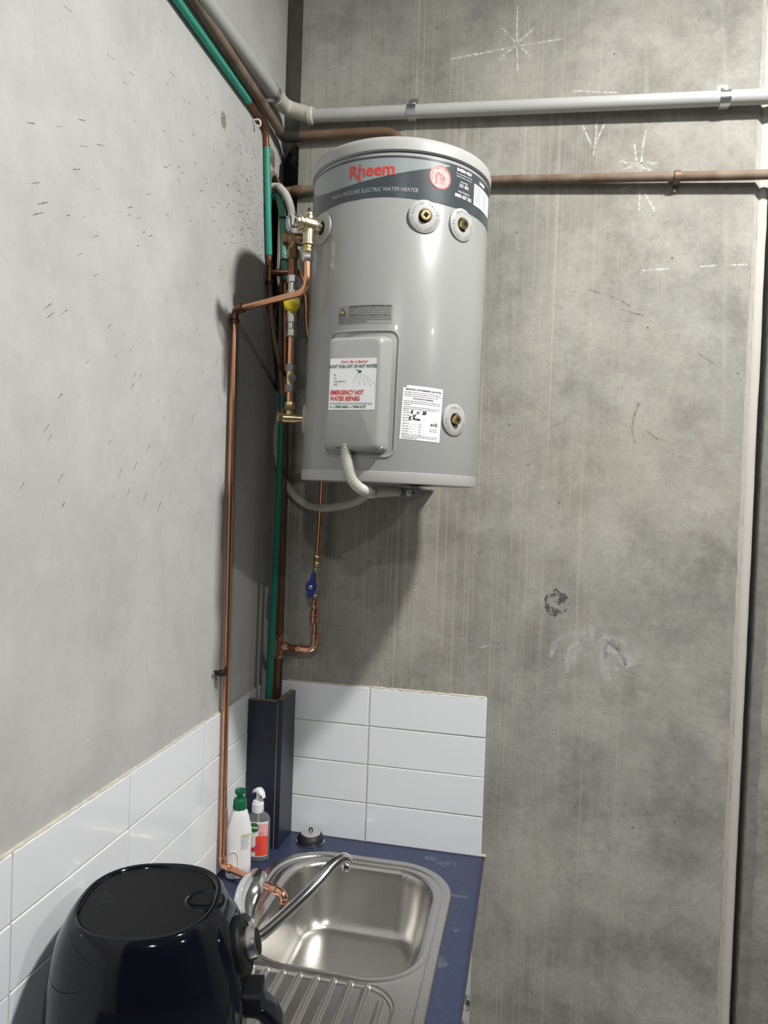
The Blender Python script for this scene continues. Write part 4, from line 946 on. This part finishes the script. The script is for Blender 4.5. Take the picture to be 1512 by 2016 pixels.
# mixer tap
tx0, ty0 = .196, -.575; tz = sink_z(.186, -.552)
tap = thing('mixer_tap', 'chrome swivel mixer tap with long spout reaching over the sink bowl', 'tap', (tx0, ty0, ZT+.002))
bm = new(); lathe(bm, [(.027, 0), (.027, .004), (.0235, .007), (.0235, .050), (.0250, .052), (.0250, .075), (.0235, .077), (.0235, .098), (.018, .104), (.001, .106)], (tx0, ty0, ZT+.002), Z_, 32); obj('tap_body', bm, M['chrome'], tap)
s0 = Vector((tx0+.012, ty0+.018, ZT+.062)); s1 = P(517, 1838, y=-.535); s2 = P(600, 1763, y=-.435); s3 = P(652, 1706, y=-.372); s4 = P(676, 1690, y=-.345); s5 = P(686, 1698, y=-.335)
sp = spline([s0, s1, s2, s3, s4, s5], 8); nsp = len(sp)
bm = new(); sweep(bm, sp, [.0118 if k < nsp*.7 else .0118+.0014*math.sin(PI*min(1, (k/nsp-.7)/.3)) if k < nsp-2 else .0100 for k in range(nsp)], 20, scale2=.92); obj('spout', bm, M['chrome'], tap)
bm = new(); ao = P(681, 1696, y=-.340); lathe(bm, [(.0085, 0), (.0085, .008), (.0090, .009), (.0090, .017), (.0078, .018), (.006, .016)], ao, -Z_, 22); obj('aerator', bm, M['chrome'], tap)
# lever: upright curved paddle
lp = [P(486, 1806, y=-.565), P(484, 1780, y=-.552), P(490, 1752, y=-.535), P(500, 1728, y=-.512), P(511, 1712, y=-.490)]
bm = new(); ps = spline(lp, 6); loops = []
for k, p in enumerate(ps):
    t = k/(len(ps)-1); tan = (ps[min(k+1, len(ps)-1)]-ps[max(k-1, 0)]).normalized(); side = Vector((1, .25, 0)).normalized(); side = (side-tan*side.dot(tan)).normalized(); nn = tan.cross(side)
    wd = .013+.0115*math.sin(PI*min(1, t*.86+.08))**.7; th = .0080-.0030*t
    loops.append([p+side*wd*math.cos(a)+nn*th*math.sin(a)*(1 if math.sin(a) > 0 else .5)+nn*.006*math.cos(a)**2 for a in [2*PI*i/20 for i in range(20)]])
loft(bm, loops); obj('lever', bm, M['chrome'], tap, label='curved chrome lever handle', sharp=60)
bm = new(); lathe(bm, [(.010, 0), (.011, .002), (.009, .006), (.006, .008)], (tx0+.002, ty0+.004, ZT+.103), Z_, 20); obj('lever_collar', bm, M['rubber'], tap)

# sink plug left on the worktop
pc = P(611, 1657, z=ZT); 
plug = thing('sink_plug', 'round black rubber and steel sink plug lying on the worktop', 'plug', (pc.x, pc.y, ZT))
bm = new(); lathe(bm, [(.0335, .0005), (.0365, .0020), (.0365, .0038), (.033, .0050)], pc, Z_, 40); obj('rim', bm, M['chrome'], plug)
bm = new(); lathe(bm, [(.033, .0048), (.0350, .0085), (.0345, .0120), (.0290, .0200), (.0255, .0225), (.020, .0228)], pc, Z_, 40); obj('rubber_ring', bm, M['rubber'], plug)
bm = new(); lathe(bm, [(.0252, .0222), (.0245, .0242), (.012, .0268), (.004, .0276), (.001, .0276)], pc, Z_, 36); obj('steel_disc', bm, M['plug_steel'], plug)
bm = new(); sweep(bm, [pc+Vector((.0042*math.cos(a), .001, .0300+.0052*math.sin(a))) for a in [math.radians(-60+300*k/14) for k in range(15)]], .0019, 8); obj('ring_pull', bm, M['rubber'], plug)

# ------------------------------------------------------------------ bottles
def ell(cx, cy_, a, b, z, n=28, p=2.0, rot=0.0):
    out = []
    for k in range(n):
        t = 2*PI*k/n; c, s = math.cos(t), math.sin(t)
        x = a*math.copysign(abs(c)**(2/p), c); y = b*math.copysign(abs(s)**(2/p), s)
        out.append(Vector((cx+x*math.cos(rot)-y*math.sin(rot), cy_+x*math.sin(rot)+y*math.cos(rot), z)))
    return out
# dish soap
bx_, by_ = .0515, -.248; rot = math.radians(28)
dish = thing('dish_soap_bottle', 'white detergent bottle with green push cap beside the copper pipe', 'bottle', (bx_, by_, ZT))
bm = new(); loft(bm, [ell(bx_, by_, a, b, ZT+z, 32, p, rot) for a, b, z, p in ((.0255, .0185, .0005, 2.6), (.0285, .0215, .004, 2.8), (.0290, .0220, .030, 2.8), (.0282, .0215, .060, 2.8), (.0288, .0215, .090, 2.7), (.0290, .0212, .108, 2.6), (.0275, .0205, .116, 2.5), (.0230, .0190, .136, 2.3), (.0185, .0170, .152, 2.1), (.0150, .0150, .158, 2.0), (.0130, .0130, .162, 2.0))]); bt_ = obj('bottle_body', bm, M['bottle_white'], dish, sharp=50)
bm = new(); lathe(bm, [(.0158, 0), (.0163, .002), (.0152, .020), (.0125, .024), (.0075, .025), (.0075, .033), (.0118, .035), (.0125, .038), (.0120, .044), (.004, .0455), (.001, .0455)], (bx_, by_, ZT+.159), Z_, 28); obj('push_cap', bm, M['cap_green'], dish, label='dark green push-pull cap')
cr, sr = math.cos(rot), math.sin(rot)
def sel(a, b, x, p=2.7): return -b*(max(0, 1-abs(x/a)**p))**(1/p)
def bf(o_):      # front face of the bottle: x along its width, z up
    def f(x, z):
        y = sel(.0290, .0217, x)-o_
        return Vector((bx_+x*cr-y*sr, by_+x*sr+y*cr, ZT+z))
    return f
def panel(b_, x0, x1, z0, z1, f, n=8, tilt=0.0):
    for k in range(n):
        a, b = x0+(x1-x0)*k/n, x0+(x1-x0)*(k+1)/n; flat(b_, [(a, z0+tilt*(a-x0)), (b, z0+tilt*(b-x0)), (b, z1+tilt*(b-x0)), (a, z1+tilt*(a-x0))], f)
bm = new(); panel(bm, .003, .0245, .100, .105, bf(.0006)); obj('label_stripe', bm, M['label_lime'], dish)
bm = new(); rg = random.Random(6)
for k in range(7): greek(bm, bf(.0008), .003, .0225, .0955-k*.0040, .0021, rg)
obj('label_print', bm, M['label_teal'], dish)
bm = new()
gp = [bf(.0012)(x, z) for x, z in ((-.024, .060), (-.020, .066), (-.012, .068), (-.006, .064), (-.003, .055), (-.002, .030), (-.003, .012))]
sweep(bm, gp, .0011, 8); obj('grip_ridge', bm, M['bottle_white'], dish)
bm = new()
for i in range(6):
    for j in range(9):
        x = -.0225+i*.0036+(j % 2)*.0016; z = .014+j*.0042; p = bf(.0)(x, z); nn = (bf(.002)(x, z)-bf(0)(x, z)).normalized(); lathe(bm, [(.0011, 0), (.0008, .0006)], p, nn, 6)
obj('grip_dots', bm, M['bottle_white'], dish, kind='stuff')
# hand wash
hx_, hy_ = .0665, -.162; rot2 = math.radians(14)
hwsh = thing('hand_wash_bottle', 'clear hand wash bottle with white pump and pink and red label', 'bottle', (hx_, hy_, ZT))
bm = new(); secs = ((.0255, .0165, .0006), (.0280, .0190, .005), (.0285, .0195, .030), (.0278, .0190, .060), (.0280, .0190, .088), (.0272, .0185, .100), (.0230, .0170, .109), (.0150, .0140, .114), (.0115, .0115, .117), (.0115, .0115, .122))
loft(bm, [ell(hx_, hy_, a, b, ZT+z, 32, 2.5 if z < .105 else 2.1, rot2) for a, b, z in secs]); obj('clear_body', bm, M['clear_plastic'], hwsh, sharp=60)
c2, s2_ = math.cos(rot2), math.sin(rot2)
def hf2(o_):
    def f(x, z):
        y = sel(.0282, .0193, x, 2.5)-o_
        return Vector((hx_+x*c2-y*s2_, hy_+x*s2_+y*c2, ZT+z))
    return f
bm = new(); panel(bm, -.0245, .0245, .014, .099, hf2(.0006), 14); obj('label', bm, M['paper'], hwsh)
bm = new(); panel(bm, -.002, .0245, .075, .094, hf2(.0009), 8); panel(bm, .002, .0245, .064, .076, hf2(.0009), 8); obj('label_pink_area', bm, M['label_pink'], hwsh)
bm = new(); panel(bm, -.004, .0245, .016, .064, hf2(.0010), 8); obj('label_red_area', bm, M['label_red'], hwsh)
bm = new(); fan = [(-.0085+.0118*math.cos(2*PI*k/24), .0855+.0118*math.sin(2*PI*k/24)) for k in range(24)]
for k in range(24): flat(bm, [(-.0085, .0855), fan[k], fan[(k+1) % 24]], hf2(.0013))
obj('label_roundel', bm, M['label_green'], hwsh)
bm = new(); letter(bm, 'Dettol', hf2(.0017), -.0085, .0835, .0080, bold=.0003, sx=.95); poly_line(bm, [(-.0085, .092), (-.0085, .0955)], .0006, hf2(.0017)); obj('roundel_lettering', bm, M['print_white'], hwsh)
bm = new(); greek(bm, hf2(.0014), .004, .023, .0705, .0030, rg); greek(bm, hf2(.0014), .004, .018, .0645, .0030, rg); obj('label_print', bm, M['berry'], hwsh)
bm = new()
for cx_, cz_, r_ in ((-.0080, .032, .0062), (.0015, .038, .0072)):
    for k in range(14): flat(bm, [(cx_, cz_), (cx_+r_*math.cos(2*PI*k/14), cz_+r_*math.sin(2*PI*k/14)), (cx_+r_*math.cos(2*PI*(k+1)/14), cz_+r_*math.sin(2*PI*(k+1)/14))], hf2(.0014))
obj('raspberries', bm, M['berry'], hwsh, kind='stuff')
bm = new(); lathe(bm, [(.0142, 0), (.0145, .002), (.0142, .021), (.0125, .022), (.0118, .027), (.0060, .028), (.0052, .030), (.0046, .042), (.0060, .048)], (hx_-.003, hy_, ZT+.117), Z_, 26); obj('pump_collar', bm, M['pump_white'], hwsh)
ph_ = Vector((hx_-.003, hy_, ZT+.162)); d3 = Vector((.93, -.36, 0)); sd3 = Vector((.36, .93, 0))
hd_ = [(-.015, .001, .004), (-.012, .006, .008), (-.004, .011, .0095), (.004, .0115, .0095), (.011, .008, .0085), (.016, .002, .007), (.0185, -.004, .0055)]
bm = new(); loft(bm, [[ph_+d3*x+Z_*(z+dz)+sd3*w_*s for s, dz in ((-1, -.006 if x < .012 else -.004), (-.9, 0), (0, .0015), (.9, 0), (1, -.006 if x < .012 else -.004), (0, -.005))] for x, z, w_ in hd_]); obj('pump_head', bm, M['pump_white'], hwsh, sharp=60)
bm = new(); sweep(bm, [(hx_-.003, hy_+.002, ZT+.12), (hx_+.002, hy_+.003, ZT+.05), (hx_+.008, hy_+.003, ZT+.006)], .0022, 8); obj('dip_tube', bm, M['pump_white'], hwsh)

# ------------------------------------------------------------------ air fryer
FX, FY, FZ = .160, -.852, ZT+.007
fry = thing('air_fryer', 'glossy black air fryer standing beside the sink by the left tiles', 'air fryer', (FX, FY, FZ))
frot = math.radians(14)
def fl(a, b, z, dx=0.0, p=2.5, n=56): return ell(FX+dx*math.cos(frot), FY+dx*math.sin(frot), a, b, z, n, p, frot)
bm = new(); prof = [(.122, .118, .0005, .005), (.134, .130, .006, .005), (.142, .138, .05, .005), (.144, .140, .10, .005), (.141, .137, .15, .004), (.134, .130, .20, .002), (.122, .120, .245, .0), (.110, .110, .272, 0), (.103, .104, .281, 0), (.099, .100, .2835, 0), (.095, .096, .2815, 0), (.093, .094, .277, 0)]
loft(bm, [fl(a, b, FZ+z, dx) for a, b, z, dx in prof]); obj('housing', bm, M['fryer_gloss'], fry, sharp=60)
bm = new(); loft(bm, [fl(.0925, .0935, FZ+z) for z in (.270, .2785)]+[fl(.0915, .0925, FZ+.2793)]); obj('top_panel', bm, M['fryer_matte'], fry)
def fpt(x, y, z): return Vector((FX+x*math.cos(frot)-y*math.sin(frot), FY+x*math.sin(frot)+y*math.cos(frot), FZ+z))
FD = Vector((math.cos(frot), math.sin(frot), 0)); FS = Vector((-math.sin(frot), math.cos(frot), 0))
bm = new()
for a, b in (((-.070, -.018), (-.052, .0)), ((-.052, .0), (-.070, .018)), ((-.070, .018), (-.070, -.018))):
    poly_line(bm, [a, b], .0010, lambda x, y: fpt(x, y, .2797))
obj('warning_triangle', bm, M['fryer_mark'], fry)
# thumb notch on the top front
bm = new(); lathe(bm, [(.030, 0), (.030, .0025), (.026, .0040), (.020, .0015), (.001, .001)], fpt(.082, 0, .277), Z_, 28); obj('air_notch', bm, M['fryer_gloss'], fry)
bm = new(); loft(bm, [[fpt(.078+x, y, z) for x, y in rrect(.030, .030, .008, 4)] for z in (.277, .2815)]); obj('notch_grip', bm, M['fryer_matte'], fry)
# front console
bm = new(); loops = []
for x_, wd, ht in ((.08, .120, .172), (.132, .120, .172), (.144, .112, .164), (.149, .098, .150), (.150, .080, .130)):
    loops.append([fpt(x_-.030*max(0, (z-.175)/.09), y, z) for y, z in rrect(wd, ht, .035, 6, 0, .185)])
loft(bm, loops); con = obj('front_console', bm, M['fryer_gloss'], fry, sharp=60)
dz_ = Vector((0, 0, .187)); dc = fpt(.140, 0, .212); dn = (FD*.96+Z_*.28).normalized()
bm = new(); lathe(bm, [(.042, -.012), (.042, .002), (.039, .006), (.032, .008), (.030, .007)], dc, dn, 40); obj('dial_ring', bm, M['fryer_matte'], con)
bm = new(); lathe(bm, [(.0225, .004), (.0240, .008), (.0220, .022), (.0200, .024)], dc, dn, 36); dk = obj('dial', bm, M['satin'], con, label='satin silver temperature dial')
bm = new(); lathe(bm, [(.0200, .0235), (.0170, .0245), (.001, .0245)], dc, dn, 32); obj('dial_face', bm, M['fryer_matte'], con)
# basket handle
bm = new(); hp2 = [fpt(.150, 0, .128), fpt(.174, 0, .120), fpt(.196, 0, .090), fpt(.206, 0, .030)]; sp = spline(hp2, 6); loops = []
for k, p in enumerate(sp):
    tan = (sp[min(k+1, len(sp)-1)]-sp[max(k-1, 0)]).normalized(); up = tan.cross(FS).normalized(); t = k/(len(sp)-1)
    loops.append([p+FS*y+up*z for y, z in rrect(.052-.012*t, .020, .007, 4)])
loft(bm, loops); hb = obj('basket_handle', bm, M['fryer_gloss'], fry, sharp=55)
bm = new(); loft(bm, [[fpt(x_, y, z) for y, z in rrect(.055, .036, .008, 4, 0, .135)] for x_ in (.140, .172)]); obj('handle_mount', bm, M['fryer_matte'], fry)
bm = new(); loft(bm, [[fpt(x_, y, z) for y, z in rrect(.030, .018, .005, 4, .0, .106)] for x_ in (.138, .1475)]); obj('release_label', bm, M['print_grey'], fry)

# ------------------------------------------------------------------ lamps (above and behind the frame)
def ceiling_lamp(x, y, r, rad, lab, i):
    t = thing('ceiling_lamp', lab, 'lamp', (x, y, CEIL))
    m = mat('diffuser_%d' % i, (0.9, 0.9, 0.9), 0.4, emit=(1, 0.978, 0.935), estr=rad)
    b_ = new(); lathe(b_, [(r*.7, CEIL-.001-LAMPZ), (r+.03, CEIL-.002-LAMPZ), (r+.03, .02), (r+.012, -.004), (r+.002, -.006), (r+.002, .004), (.001, .004)], (x, y, LAMPZ), Z_, 40); obj('lamp_housing', b_, M['lamp_body'], t)
    b_ = new(); lathe(b_, [(r*math.sin(PI/2*k/8)+.0003, -.26*r*math.cos(PI/2*k/8)) for k in range(9)], (x, y, LAMPZ), Z_, 32); obj('diffuser', b_, m, t)
for i_, lab_ in enumerate(('round ceiling lamp above and right of the water heater', 'round ceiling lamp behind the viewer', 'added round fill lamp far to the right, out of view')):
    ceiling_lamp(*LAMPS[i_], lab_, i_)
